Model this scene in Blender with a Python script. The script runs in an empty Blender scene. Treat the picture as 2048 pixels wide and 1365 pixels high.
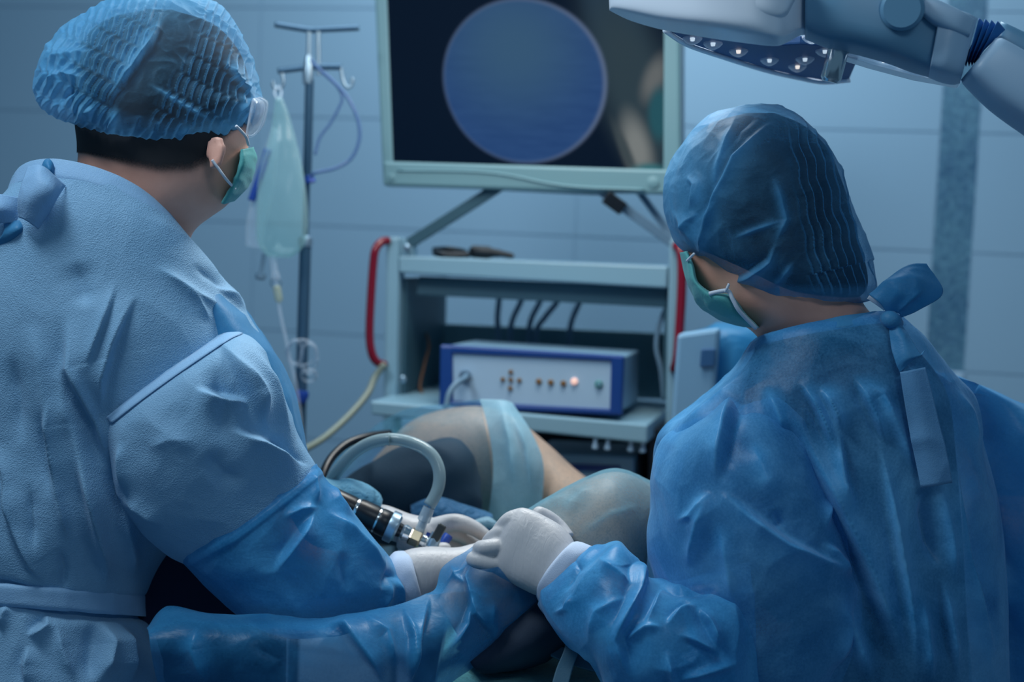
import bpy, bmesh, math, random
import numpy as np
from mathutils import Vector, Matrix
random.seed(7)
S = bpy.context.scene
COL = S.collection
rad = math.radians

# ------------------------------------------------------------------ camera, world, lamps, exposure
FPX = 2048 * 50 / 36
PITCH, ROLL = rad(3.7), rad(2.55)
CAM = np.array([0.0, 0.0, 1.40])
FW = np.array([0, math.cos(PITCH), -math.sin(PITCH)])
_u0 = np.array([0, math.sin(PITCH), math.cos(PITCH)]); _r0 = np.array([1.0, 0, 0])
RT = _r0 * math.cos(ROLL) + _u0 * math.sin(ROLL)
UP = _u0 * math.cos(ROLL) - _r0 * math.sin(ROLL)
cd = bpy.data.cameras.new('camera'); cam = bpy.data.objects.new('camera', cd); COL.objects.link(cam)
cam.matrix_world = Matrix(((RT[0], UP[0], -FW[0], CAM[0]), (RT[1], UP[1], -FW[1], CAM[1]), (RT[2], UP[2], -FW[2], CAM[2]), (0, 0, 0, 1)))
cd.lens = 50; cd.sensor_width = 36; cd.sensor_fit = 'HORIZONTAL'; cd.clip_start = 0.05
cd.dof.use_dof = True; cd.dof.focus_distance = 1.88; cd.dof.aperture_fstop = 2.4
S.camera = cam
S.view_settings.view_transform = 'Standard'; S.view_settings.look = 'None'
S.view_settings.gamma = 1; S.view_settings.use_curve_mapping = False
S.view_settings.exposure = 0.0
S.cycles.max_bounces = 6; S.cycles.diffuse_bounces = 3; S.cycles.glossy_bounces = 3; S.cycles.transmission_bounces = 3; S.cycles.transparent_max_bounces = 10
W = bpy.data.worlds.new('world'); S.world = W; W.use_nodes = True
W.node_tree.nodes['Background'].inputs[0].default_value = (0.30, 0.64, 1.0, 1)
W.node_tree.nodes['Background'].inputs[1].default_value = 0.17
def area(name, loc, target, size, power, color, sy=None):
    l = bpy.data.lights.new(name, 'AREA'); l.energy = power; l.color = color; l.size = size
    if sy: l.shape = 'RECTANGLE'; l.size_y = sy
    o = bpy.data.objects.new(name, l); COL.objects.link(o); o.location = loc
    o.rotation_euler = (Vector(target) - Vector(loc)).to_track_quat('-Z', 'Y').to_euler(); return o
area('ceiling_or_fill_light', (0.08, 2.9, 2.75), (0.08, 2.9, 0), 1.5, 30, (0.80, 0.93, 1.0), 1.0)
area('ceiling_or_fill_light', (-1.0, 1.35, 2.75), (-0.1, 1.9, 1.0), 0.6, 21, (0.84, 0.94, 1.0), 0.5)
area('ceiling_or_fill_light', (0.8, -0.2, 2.7), (0.3, 2.2, 1.6), 0.8, 6, (0.78, 0.92, 1.0), 0.5)  # front fill added behind the camera to brighten surfaces facing it
area('surgical_light_beam', (0.10, 2.35, 2.10), (0.02, 2.05, 0.95), 0.35, 7, (1.0, 0.94, 0.85))

# ------------------------------------------------------------------ helpers
def P(px, py, d):
    return CAM + d * (FW + (px - 1024) / FPX * RT - (py - 682.5) / FPX * UP)
def proj(V):
    r = V - CAM; d = r @ FW
    return 1024 + FPX * (r @ RT) / d, 682.5 - FPX * (r @ UP) / d, d
YAW = rad(-13)
XC = np.array([math.cos(YAW), math.sin(YAW), 0]); YC = np.array([-math.sin(YAW), math.cos(YAW), 0]); ZC = np.array([0, 0, 1.0])
rng = np.random.RandomState(3)
_perm = np.concatenate([rng.permutation(256)] * 3); _grad = rng.normal(size=(256, 3)); _grad /= np.linalg.norm(_grad, axis=1)[:, None]
def pnoise(V):
    i = np.floor(V).astype(int); f = V - i; i &= 255; u = f * f * f * (f * (f * 6 - 15) + 10); out = 0
    for a in (0, 1):
        for b in (0, 1):
            for c in (0, 1):
                h = _perm[_perm[_perm[i[:, 0] + a] + i[:, 1] + b] + i[:, 2] + c]
                w = (u[:, 0] if a else 1 - u[:, 0]) * (u[:, 1] if b else 1 - u[:, 1]) * (u[:, 2] if c else 1 - u[:, 2])
                out = out + w * (_grad[h] * (f - np.array([a, b, c]))).sum(1)
    return out
def ridged(V):
    w = V + 0.6 * np.stack([pnoise(V * .7 + 11), pnoise(V * .7 + 31), pnoise(V * .7 + 57)], 1)
    return 1 - 2.6 * np.abs(pnoise(w))
def cr(A, n):
    """Catmull-Rom resampling of the rows of A to n rows"""
    A = np.asarray(A, float); m = len(A)
    B = np.vstack([2 * A[0] - A[1], A, 2 * A[-1] - A[-2]])
    t = np.linspace(0, m - 1, n); i = np.minimum(t.astype(int), m - 2); f = (t - i)[:, None]
    p0, p1, p2, p3 = B[i], B[i + 1], B[i + 2], B[i + 3]
    return .5 * (2 * p1 + (p2 - p0) * f + (2 * p0 - 5 * p1 + 4 * p2 - p3) * f ** 2 + (3 * p1 - p0 - 3 * p2 + p3) * f ** 3)
def link(name, me, mat, parent=None):
    o = bpy.data.objects.new(name, me); COL.objects.link(o)
    if mat is not None: me.materials.append(mat)
    if parent is not None: o.parent = parent
    return o
def origin(parent):
    o = np.zeros(3); p = parent
    while p is not None:
        o = o + np.array(p.location); p = p.parent
    return o
def mobj(name, V, F, mat, parent=None, smooth=True, attrs=None):
    me = bpy.data.meshes.new(name)
    me.from_pydata((np.asarray(V) - origin(parent)).tolist(), [], [list(map(int, f)) for f in F])
    me.polygons.foreach_set('use_smooth', [smooth] * len(me.polygons))
    for k, a in (attrs or {}).items():
        at = me.attributes.new(k, 'FLOAT', 'POINT'); at.data.foreach_set('value', np.asarray(a, np.float32))
    me.update()
    return link(name, me, mat, parent)
def tag(o, label=None, cat=None, group=None, kind=None):
    if label: o['label'] = label
    if cat: o['category'] = cat
    if group: o['group'] = group
    if kind: o['kind'] = kind
    return o
def thing(name, label, cat, loc, group=None):
    o = bpy.data.objects.new(name, None); COL.objects.link(o); o.location = tuple(loc); o.empty_display_size = .05
    return tag(o, label, cat, group)
def gridfaces(n, m, wrap):
    """n rows of m points, wrapped in the second direction"""
    i, j = np.meshgrid(np.arange(n - 1), np.arange(m if wrap else m - 1), indexing='ij')
    j2 = (j + 1) % m
    return np.stack([i * m + j, i * m + j2, (i + 1) * m + j2, (i + 1) * m + j], -1).reshape(-1, 4)
def gnormals(G, wrap):
    if wrap: du = np.roll(G, -1, 1) - np.roll(G, 1, 1)
    else: du = np.gradient(G, axis=1)
    dv = np.gradient(G, axis=0)
    N = np.cross(du, dv); L = np.linalg.norm(N, axis=-1, keepdims=True)
    return N / np.maximum(L, 1e-12)
def seg_dist(px, py, pts):
    """distance to a polyline in picture pixels, side (+ to the right of its course), position 0..1 along it"""
    pts = np.asarray(pts, float); seg = np.diff(pts, axis=0); ln = np.hypot(seg[:, 0], seg[:, 1]); cum = np.concatenate([[0], np.cumsum(ln)])
    best = np.full(px.shape, 1e9); side = np.zeros(px.shape); s = np.zeros(px.shape)
    for k in range(len(seg)):
        rx, ry = px - pts[k, 0], py - pts[k, 1]
        t = np.clip((rx * seg[k, 0] + ry * seg[k, 1]) / ln[k] ** 2, 0, 1)
        ex, ey = rx - t * seg[k, 0], ry - t * seg[k, 1]; d = np.hypot(ex, ey); m = d < best
        best = np.where(m, d, best); side = np.where(m, np.sign(seg[k, 0] * ry - seg[k, 1] * rx), side)
        s = np.where(m, (cum[k] + t * ln[k]) / cum[-1], s)
    return best, side, s
def folds(V, N, fl):
    """height field of cloth folds; each fold: (points, width px, height m, kind r|v|s|t)"""
    H = np.zeros(len(V)); A = np.zeros(len(V))
    px, py, _ = proj(V); c = CAM - V; c /= np.linalg.norm(c, axis=1)[:, None]
    face = np.clip(((N * c).sum(1) + .05) / .25, 0, 1)
    for pts, w, a, k in fl:
        d, side, s = seg_dist(px, py, pts)
        tap = np.clip(np.minimum(s, 1 - s) / .38, 0, 1); tap = tap * tap * (3 - 2 * tap)
        if k == 'T': tap = np.ones_like(s)
        if k == 'h': tap = np.clip((1 - s) / .6, 0, 1); tap = tap * tap * (3 - 2 * tap)     # strong at the start, dying out
        if k in 'rhv': w = max(w, abs(a) * 1422 * .5)
        if k in 'sS': w = max(w, abs(a) * 1422 * .8)
        if k in 'rh': q = np.exp(-np.abs(d / w) ** 1.3)
        elif k == 'v': q = -np.exp(-np.abs(d / w) ** 1.3)
        elif k in 'sS':                                 # a lip: one side stands over the other
            sd = side if k == 's' else -side; ww = max(.5 * w, 5.0); g = np.exp(-(d / ww) ** 2)
            q = np.where(sd < 0, np.exp(-d / (1.5 * w)), g - .8 * (1 - g) * np.exp(-d / (1.1 * w)))
        else: q = 1 / (1 + (d / w) ** 6)                # flat band
        H += a * q * tap * face; A += np.abs(q) * tap * face * (q > 0)
    return H, np.clip(A, 0, 1)
def crumple(V, spec):
    H = np.zeros(len(V))
    for f, a, st in spec: H += a * ridged(V * np.array(st) * f + f)
    return H
def shape_rows(rows, nv, nu, ex):
    R = []
    for r in rows:
        r = list(r) + [0] * (9 - len(r))
        lx, ly, rx, ry, d, tf, tb, lift, dd = r
        R.append(np.concatenate([P(lx, ly, d + dd), P(rx, ry, d - dd), [tf, tb, lift]]))
    Rf = cr(R, max(600, nv * 4)); cc = (Rf[:, :3] + Rf[:, 3:6]) / 2
    st = np.linalg.norm(np.diff(cc, axis=0), axis=1) + .35 * np.maximum(np.linalg.norm(np.diff(Rf[:, :3], axis=0), axis=1), np.linalg.norm(np.diff(Rf[:, 3:6], axis=0), axis=1))
    yy = proj(cc[1:])[1]; st = st * np.where(yy > 1420, .15, 1.0)
    cum = np.concatenate([[0], np.cumsum(st)]); tt = np.interp(np.linspace(0, cum[-1], nv), cum, np.arange(len(cum)))
    i0 = np.minimum(tt.astype(int), len(Rf) - 2); f0 = (tt - i0)[:, None]; R = Rf[i0] * (1 - f0) + Rf[i0 + 1] * f0
    L, Rr = R[:, :3], R[:, 3:6]; c = (L + Rr) / 2; ax = (Rr - L) / 2
    v = CAM - c; v /= np.linalg.norm(v, axis=1)[:, None]
    an = ax / np.maximum(np.linalg.norm(ax, axis=1)[:, None], 1e-9)
    fr = v - (v * an).sum(1)[:, None] * an; fr /= np.linalg.norm(fr, axis=1)[:, None]
    nf = int(nu * (.72 if nu > 100 else .5)); th = np.concatenate([np.linspace(0, math.pi, nf, endpoint=False), np.linspace(math.pi, 2 * math.pi, nu - nf, endpoint=False)])
    cs, sn = -np.cos(th), np.sin(th); e = 2 / ex
    X = np.sign(cs) * np.abs(cs) ** e; Y = np.sign(sn) * np.abs(sn) ** e
    T = np.where(Y[None] > 0, np.maximum(R[:, 6:7], .001), np.maximum(R[:, 7:8], .001))
    lift = (R[:, 8:9] * np.clip(Y, 0, 1)[None])[..., None] * np.array([0, 0, 1.0])
    return c[:, None] + ax[:, None] * X[None, :, None] + fr[:, None] * (T * Y[None])[..., None] + lift
def finish(G, wrap, fl, cru, disp, even=None):
    nv, nu = G.shape[:2]
    N = gnormals(G, wrap).reshape(-1, 3); V = G.reshape(-1, 3).copy()
    if wrap:
        c = G.mean(1)[:, None]; s = ((G - c).reshape(-1, 3) * N).sum(1)
        if s.sum() < 0: N = -N
    A = np.zeros(len(V)); H = np.zeros(len(V))
    if fl: h, A = folds(V, N, fl); H += h
    if cru: H += crumple(V, cru)
    if disp is not None:
        h, a = disp(V, N); H += h; A = np.clip(A + a, 0, 1)
    return V + N * H[:, None], N, A
def loft(name, rows, mat, parent=None, nv=60, nu=64, ex=2.0, fl=None, cru=None, disp=None, caps=(True, True), raw=False, attrs=True):
    G = shape_rows(rows, nv, nu, ex)
    V, N, A = finish(G, True, fl, cru, disp)
    F = gridfaces(nv, nu, True).tolist()
    V = list(V); A = list(A)
    for k, end in ((0, caps[0]), (nv - 1, caps[1])):
        if end:
            V.append(np.mean(V[k * nu:(k + 1) * nu], 0)); A.append(0); ci = len(V) - 1
            for j in range(nu):
                a, b = k * nu + j, k * nu + (j + 1) % nu
                F.append([ci, b, a] if k == 0 else [ci, a, b])
    V = np.array(V)
    # outward winding
    f0 = np.array(F[(nv // 2) * nu + nu // 4]); n = np.cross(V[f0[1]] - V[f0[0]], V[f0[2]] - V[f0[0]])
    if (n * (V[f0[0]] - G[nv // 2].mean(0))).sum() < 0: F = [f[::-1] for f in F]
    if raw: return V, F
    return mobj(name, V, F, mat, parent, True, {'fold': A} if attrs else None)
def patch(name, grid, mat, parent=None, nv=60, nu=80, fl=None, cru=None, disp=None, thick=.0008):
    """a cloth sheet: grid of rows of (px, py, depth)"""
    G = np.array([[P(*q) for q in r] for r in grid]); n, m = G.shape[:2]
    G = cr(G.reshape(n, -1), nv).reshape(nv, m, 3)
    G = cr(G.transpose(1, 0, 2).reshape(m, -1), nu).reshape(nu, nv, 3).transpose(1, 0, 2)
    N = gnormals(G, False).reshape(-1, 3); V = G.reshape(-1, 3)
    if (N * (CAM - V)).sum() < 0: N = -N
    A = np.zeros(len(V)); H = np.zeros(len(V))
    if fl: h, A = folds(V, N, fl); H += h
    if cru: H += crumple(V, cru)
    if disp is not None:
        h, a = disp(V, N); H += h; A = np.clip(A + a, 0, 1)
    V = V + N * H[:, None]
    F = gridfaces(nv, nu, False).tolist()
    f0 = F[0]; nn = np.cross(V[f0[1]] - V[f0[0]], V[f0[2]] - V[f0[0]])
    if (nn * (CAM - V[0])).sum() < 0: F = [f[::-1] for f in F]
    o = mobj(name, V, F, mat, parent, True, {'fold': A})
    if thick:
        s = o.modifiers.new('sheet', 'SOLIDIFY'); s.thickness = thick; s.offset = -1
    return o
def tubegeo(pts, r, n=12, res=8, caps=True):
    pts = np.asarray(pts, float); r = np.broadcast_to(np.asarray(r, float), (len(pts),))
    m = max(2, (len(pts) - 1) * res + 1)
    Q = cr(np.column_stack([pts, r]), m) if len(pts) > 2 else np.column_stack([pts, r])
    C, R = Q[:, :3], np.maximum(Q[:, 3], 1e-4); T = np.gradient(C, axis=0); T /= np.linalg.norm(T, axis=1)[:, None]
    a = np.array([0, 0, 1.0]) if abs(T[0][2]) < .9 else np.array([1.0, 0, 0])
    u = np.cross(T[0], a); u /= np.linalg.norm(u); rows = []
    th = np.linspace(0, 2 * math.pi, n, endpoint=False)
    for k in range(len(C)):
        u = u - (u @ T[k]) * T[k]; u /= np.linalg.norm(u); w = np.cross(T[k], u)
        rows.append(C[k] + R[k] * (np.cos(th)[:, None] * u + np.sin(th)[:, None] * w))
    V = np.vstack(rows); F = gridfaces(len(C), n, True).tolist()
    if caps: F += [list(range(n))[::-1], [(len(C) - 1) * n + j for j in range(n)]]
    return V, F
def tube(name, pts, r, mat, parent=None, n=12, res=8):
    V, F = tubegeo(pts, r, n, res); return mobj(name, V, F, mat, parent)
def ptube(name, pts, r, mat, parent=None, n=12, res=8):
    return tube(name, [P(*p) for p in pts], r, mat, parent, n, res)
def join(geos):
    VV, FF, b = [], [], 0
    for V, F in geos:
        VV.append(np.asarray(V)); FF += [[i + b for i in f] for f in F]; b += len(V)
    return np.vstack(VV), FF
def lathe(name, a, b, prof, mat, parent=None, n=28, smooth=True):
    """turned solid about the line a-b; prof = (position 0..1, radius)"""
    a, b = np.asarray(a, float), np.asarray(b, float); t = (b - a) / np.linalg.norm(b - a)
    q = np.array([0, 0, 1.0]) if abs(t[2]) < .9 else np.array([1.0, 0, 0])
    u = np.cross(t, q); u /= np.linalg.norm(u); w = np.cross(t, u); th = np.linspace(0, 2 * math.pi, n, endpoint=False)
    V = np.vstack([a + (b - a) * s + max(r, 1e-5) * (np.cos(th)[:, None] * u + np.sin(th)[:, None] * w) for s, r in prof])
    F = gridfaces(len(prof), n, True).tolist() + [list(range(n))[::-1], [(len(prof) - 1) * n + j for j in range(n)]]
    o = mobj(name, V, F, mat, parent, False)
    if smooth:
        o.data.polygons.foreach_set('use_smooth', [len(p.vertices) == 4 for p in o.data.polygons])
        try: o.data.set_sharp_from_angle(angle=rad(35))
        except Exception: pass
    return o
def bevelled(o, w=.003, seg=2):
    b = o.modifiers.new('bevel', 'BEVEL'); b.width = w; b.segments = seg; b.limit_method = 'ANGLE'; b.angle_limit = rad(40); return o
BOXF = [[0, 1, 2, 3], [7, 6, 5, 4], [0, 4, 5, 1], [1, 5, 6, 2], [2, 6, 7, 3], [3, 7, 4, 0]]
def qbox(name, tl, tr, br, bl, dl, dr, depth, mat, parent=None, bev=.003, dirv=None):
    """box from its front corners in the picture (depth dl at its left end, dr at its right) going back by `depth` metres"""
    dv = (YC if dirv is None else np.asarray(dirv)) * depth
    f = [P(*tl, dl), P(*tr, dr), P(*br, dr), P(*bl, dl)]
    V = f + [p + dv for p in f]
    o = mobj(name, V, BOXF, mat, parent, False)
    if bev: bevelled(o, bev)
    return o
def box(name, c, sx, sy, sz, mat, parent=None, bev=.003, X=XC, Y=YC, Z=ZC):
    c = np.asarray(c, float); x, y, z = np.asarray(X) * sx / 2, np.asarray(Y) * sy / 2, np.asarray(Z) * sz / 2
    V = [c - x - y + z, c + x - y + z, c + x - y - z, c - x - y - z, c - x + y + z, c + x + y + z, c + x + y - z, c - x + y - z]
    o = mobj(name, V, BOXF, mat, parent, False)
    if bev: bevelled(o, bev)
    return o

# ------------------------------------------------------------------ materials
def nodes(name):
    m = bpy.data.materials.new(name); m.use_nodes = True; t = m.node_tree
    return m, t, t.nodes['Principled BSDF'], t.nodes['Material Output']
def N(t, typ, **kw):
    n = t.nodes.new(typ)
    for k, v in kw.items():
        if k.startswith('i_'):
            key = k[2:]; n.inputs[int(key) if key.isdigit() else key.replace('_', ' ')].default_value = v
        else: setattr(n, k, v)
    return n
def hairmat(name):
    m, t, b, o = nodes(name); L = t.links.new; tc = N(t, 'ShaderNodeTexCoord')
    b.inputs['Base Color'].default_value = (.014, .015, .02, 1); b.inputs['Roughness'].default_value = .75
    at = N(t, 'ShaderNodeAttribute', attribute_name='cover'); nz = N(t, 'ShaderNodeTexNoise', i_Scale=420.0, i_Detail=2.0); L(tc.outputs['Object'], nz.inputs['Vector'])
    a1 = N(t, 'ShaderNodeMath', operation='MULTIPLY_ADD', i_1=.7, i_2=-.35); L(nz.outputs[0], a1.inputs[0])
    a2 = N(t, 'ShaderNodeMath', operation='ADD', use_clamp=True); L(at.outputs['Fac'], a2.inputs[0]); L(a1.outputs[0], a2.inputs[1])
    a3 = N(t, 'ShaderNodeMath', operation='MULTIPLY', use_clamp=True); L(a2.outputs[0], a3.inputs[0]); a4 = N(t, 'ShaderNodeMapRange'); a4.inputs[1].default_value = .05; a4.inputs[2].default_value = .5; L(at.outputs['Fac'], a4.inputs[0]); L(a4.outputs[0], a3.inputs[1])
    tp = N(t, 'ShaderNodeBsdfTransparent'); ms = N(t, 'ShaderNodeMixShader'); L(a3.outputs[0], ms.inputs[0]); L(tp.outputs[0], ms.inputs[1]); L(b.outputs[0], ms.inputs[2]); L(ms.outputs[0], o.inputs[0])
    return m
def on_surf(objs, px, py, off=.0015):
    """point where the line of sight through a picture position meets a built surface, lifted a little off it"""
    from mathutils.bvhtree import BVHTree
    best = None
    for o in objs:
        key = o.name
        if key not in _bvh:
            og = origin(o.parent); _bvh[key] = BVHTree.FromPolygons([tuple(np.array(v.co) + og) for v in o.data.vertices], [tuple(q.vertices) for q in o.data.polygons])
        d = P(px, py, 1) - CAM; d /= np.linalg.norm(d)
        h = _bvh[key].ray_cast(Vector(CAM), Vector(d))
        if h[0] is not None and (best is None or h[3] < best[0]): best = (h[3], np.array(h[0]) - d * off)
    return best[1]
_bvh = {}
def ribbon(name, pts, w, objs, mat, parent, off=.0016, n=60, thick=.0006):
    """a narrow band of cloth laid on a surface along picture points"""
    c = cr(pts, n); t = np.gradient(c, axis=0); t /= np.linalg.norm(t, axis=1)[:, None]; nn = np.stack([-t[:, 1], t[:, 0]], 1)
    V = []
    for k in (-.5, -.25, 0, .25, .5):
        for q in c + nn * w * k: V.append(on_surf(objs, q[0], q[1], off))
    o = mobj(name, V, gridfaces(5, n, False).tolist(), mat, parent, True, {'fold': np.ones(5 * n)})
    s = o.modifiers.new('sheet', 'SOLIDIFY'); s.thickness = thick; s.offset = 0
    return o
def plain(name, col, rough=.5, metal=0, spec=.5, emit=None, es=0, bump=0, bscale=200, vary=0):
    m, t, b, o = nodes(name)
    b.inputs['Base Color'].default_value = (*col, 1); b.inputs['Roughness'].default_value = rough; b.inputs['Metallic'].default_value = metal
    b.inputs['Specular IOR Level'].default_value = spec
    tc = N(t, 'ShaderNodeTexCoord')
    if emit: b.inputs['Emission Color'].default_value = (*emit, 1); b.inputs['Emission Strength'].default_value = es
    nz = N(t, 'ShaderNodeTexNoise', i_Scale=bscale, i_Detail=3.0); t.links.new(tc.outputs['Object'], nz.inputs['Vector'])
    if bump:
        bp = N(t, 'ShaderNodeBump', i_Strength=bump, i_Distance=.001); t.links.new(nz.outputs[0], bp.inputs['Height']); t.links.new(bp.outputs[0], b.inputs['Normal'])
    if vary:
        mx = N(t, 'ShaderNodeMix', data_type='RGBA', blend_type='MULTIPLY'); mx.inputs[6].default_value = (*col, 1); mx.inputs[0].default_value = vary
        n2 = N(t, 'ShaderNodeTexNoise', i_Scale=bscale * .05, i_Detail=4.0); t.links.new(tc.outputs['Object'], n2.inputs['Vector'])
        t.links.new(n2.outputs[0], mx.inputs[7]); t.links.new(mx.outputs[2], b.inputs['Base Color'])
    return m
def fabric(name, col, col2=None, rough=.6, trans=.25, weave=900, wamp=.25, crease=.5, cscale=26, alpha=1.0, alpha_fold=1.0, alpha_edge=1.0, spec=.3, sheen=.2, clouds=0, tcol=None):
    """non-woven sheet: dotted emboss, crumple relief, some light shining through; alpha = how much covers what lies beneath"""
    m, t, b, o = nodes(name); L = t.links.new
    tc = N(t, 'ShaderNodeTexCoord'); col2 = col2 or col
    b.inputs['Roughness'].default_value = rough; b.inputs['Specular IOR Level'].default_value = spec
    b.inputs['Sheen Weight'].default_value = sheen; b.inputs['Sheen Tint'].default_value = (.7, .85, 1, 1)
    nz = N(t, 'ShaderNodeTexNoise', i_Scale=7.0, i_Detail=5.0, i_Roughness=.55, i_Distortion=.8); L(tc.outputs['Object'], nz.inputs['Vector'])
    n3 = N(t, 'ShaderNodeTexNoise', i_Scale=300.0, i_Detail=2.0); L(tc.outputs['Object'], n3.inputs['Vector'])
    ad = N(t, 'ShaderNodeMath', operation='MULTIPLY_ADD', i_1=.22, i_2=-.11); L(n3.outputs[0], ad.inputs[0])
    sm = N(t, 'ShaderNodeMath', operation='ADD'); L(nz.outputs[0], sm.inputs[0]); L(ad.outputs[0], sm.inputs[1])
    rp = N(t, 'ShaderNodeMapRange'); rp.inputs[1].default_value = .3; rp.inputs[2].default_value = .7; L(sm.outputs[0], rp.inputs[0])
    mx = N(t, 'ShaderNodeMix', data_type='RGBA'); mx.inputs[6].default_value = (*col, 1); mx.inputs[7].default_value = (*col2, 1); L(rp.outputs[0], mx.inputs[0])
    L(mx.outputs[2], b.inputs['Base Color'])
    vo = N(t, 'ShaderNodeTexVoronoi', i_Scale=float(weave)); L(tc.outputs['Object'], vo.inputs['Vector'])
    b1 = N(t, 'ShaderNodeBump', i_Strength=wamp, i_Distance=.0006); L(vo.outputs[0], b1.inputs['Height'])
    dn = N(t, 'ShaderNodeTexNoise', i_Scale=cscale * .5, i_Detail=2.0); L(tc.outputs['Object'], dn.inputs['Vector'])
    va = N(t, 'ShaderNodeVectorMath', operation='MULTIPLY_ADD'); L(dn.outputs['Color'], va.inputs[0]); va.inputs[1].default_value = (.05, .05, .05); L(tc.outputs['Object'], va.inputs[2])
    cv = N(t, 'ShaderNodeTexVoronoi', feature='DISTANCE_TO_EDGE', i_Scale=float(cscale)); L(va.outputs[0], cv.inputs['Vector'])
    cn = N(t, 'ShaderNodeTexNoise', i_Scale=cscale * 1.7, i_Detail=4.0, i_Roughness=.55, i_Distortion=1.2); L(tc.outputs['Object'], cn.inputs['Vector'])
    am = N(t, 'ShaderNodeMath', operation='MULTIPLY_ADD', i_1=.45); L(cv.outputs[0], am.inputs[0]); L(cn.outputs[0], am.inputs[2])
    b2 = N(t, 'ShaderNodeBump', i_Strength=crease, i_Distance=.012); L(am.outputs[0], b2.inputs['Height']); L(b1.outputs[0], b2.inputs['Normal'])
    L(b2.outputs[0], b.inputs['Normal'])
    tr = N(t, 'ShaderNodeBsdfTranslucent'); tr.inputs[0].default_value = (*(tcol or col2), 1); L(b2.outputs[0], tr.inputs['Normal'])
    ms = N(t, 'ShaderNodeMixShader', i_0=trans); L(b.outputs[0], ms.inputs[1]); L(tr.outputs[0], ms.inputs[2]); last = ms
    if alpha < 1:
        at = N(t, 'ShaderNodeAttribute', attribute_name='fold')
        a1 = N(t, 'ShaderNodeMix', data_type='FLOAT'); a1.inputs[2].default_value = alpha; a1.inputs[3].default_value = alpha_fold; L(at.outputs['Fac'], a1.inputs[0])
        lw = N(t, 'ShaderNodeLayerWeight', i_Blend=.35); L(b2.outputs[0], lw.inputs['Normal'])
        a2 = N(t, 'ShaderNodeMix', data_type='FLOAT'); a2.inputs[3].default_value = alpha_edge; L(lw.outputs['Facing'], a2.inputs[0]); L(a1.outputs[0], a2.inputs[2])
        res = a2.outputs[0]
        if clouds:
            c1 = N(t, 'ShaderNodeMath', operation='MULTIPLY_ADD', i_1=clouds, i_2=-clouds * .5); L(rp.outputs[0], c1.inputs[0])
            c2 = N(t, 'ShaderNodeMath', operation='ADD', use_clamp=True); L(res, c2.inputs[0]); L(c1.outputs[0], c2.inputs[1]); res = c2.outputs[0]
        tp = N(t, 'ShaderNodeBsdfTransparent'); tp.inputs[0].default_value = (.85, .93, 1, 1)
        m2 = N(t, 'ShaderNodeMixShader'); L(res, m2.inputs[0]); L(tp.outputs[0], m2.inputs[1]); L(ms.outputs[0], m2.inputs[2]); last = m2
    L(last.outputs[0], o.inputs[0])
    return m
def clear(name, col=(.9, .95, 1), alpha=.25, rough=.08, tint=(.93, .97, 1)):
    """thin clear plastic: tinted see-through with a gloss"""
    m, t, b, o = nodes(name); L = t.links.new
    b.inputs['Base Color'].default_value = (*col, 1); b.inputs['Roughness'].default_value = rough
    tp = N(t, 'ShaderNodeBsdfTransparent'); tp.inputs[0].default_value = (*tint, 1)
    lw = N(t, 'ShaderNodeLayerWeight', i_Blend=.3)
    a2 = N(t, 'ShaderNodeMix', data_type='FLOAT'); a2.inputs[2].default_value = alpha; a2.inputs[3].default_value = min(1, alpha + .5); L(lw.outputs['Facing'], a2.inputs[0])
    ms = N(t, 'ShaderNodeMixShader'); L(a2.outputs[0], ms.inputs[0]); L(tp.outputs[0], ms.inputs[1]); L(b.outputs[0], ms.inputs[2]); L(ms.outputs[0], o.inputs[0])
    return m
def skinmat(name, c1, c2, hair=None):
    m, t, b, o = nodes(name); L = t.links.new; tc = N(t, 'ShaderNodeTexCoord')
    nz = N(t, 'ShaderNodeTexNoise', i_Scale=18.0, i_Detail=5.0); L(tc.outputs['Object'], nz.inputs['Vector'])
    mx = N(t, 'ShaderNodeMix', data_type='RGBA'); mx.inputs[6].default_value = (*c1, 1); mx.inputs[7].default_value = (*c2, 1)
    rp = N(t, 'ShaderNodeMapRange'); rp.inputs[1].default_value = .35; rp.inputs[2].default_value = .65; L(nz.outputs[0], rp.inputs[0]); L(rp.outputs[0], mx.inputs[0])
    out = mx.outputs[2]
    if hair:
        hn = N(t, 'ShaderNodeTexNoise', i_Scale=170.0, i_Detail=4.0, i_Distortion=2.5); L(tc.outputs['Object'], hn.inputs['Vector'])
        hr = N(t, 'ShaderNodeMapRange'); hr.inputs[1].default_value = .48; hr.inputs[2].default_value = .62; hr.inputs[4].default_value = .38; L(hn.outputs[0], hr.inputs[0])
        h2 = N(t, 'ShaderNodeMix', data_type='RGBA'); h2.inputs[7].default_value = (*hair, 1); L(hr.outputs[0], h2.inputs[0]); L(out, h2.inputs[6]); out = h2.outputs[2]
    L(out, b.inputs['Base Color']); b.inputs['Roughness'].default_value = .5; b.inputs['Subsurface Weight'].default_value = 0
    b.inputs['Subsurface Radius'].default_value = (.01, .004, .002)
    fn = N(t, 'ShaderNodeTexNoise', i_Scale=420.0, i_Detail=3.0); L(tc.outputs['Object'], fn.inputs['Vector'])
    bp = N(t, 'ShaderNodeBump', i_Strength=.15, i_Distance=.001); L(fn.outputs[0], bp.inputs['Height']); L(bp.outputs[0], b.inputs['Normal'])
    return m

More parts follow.
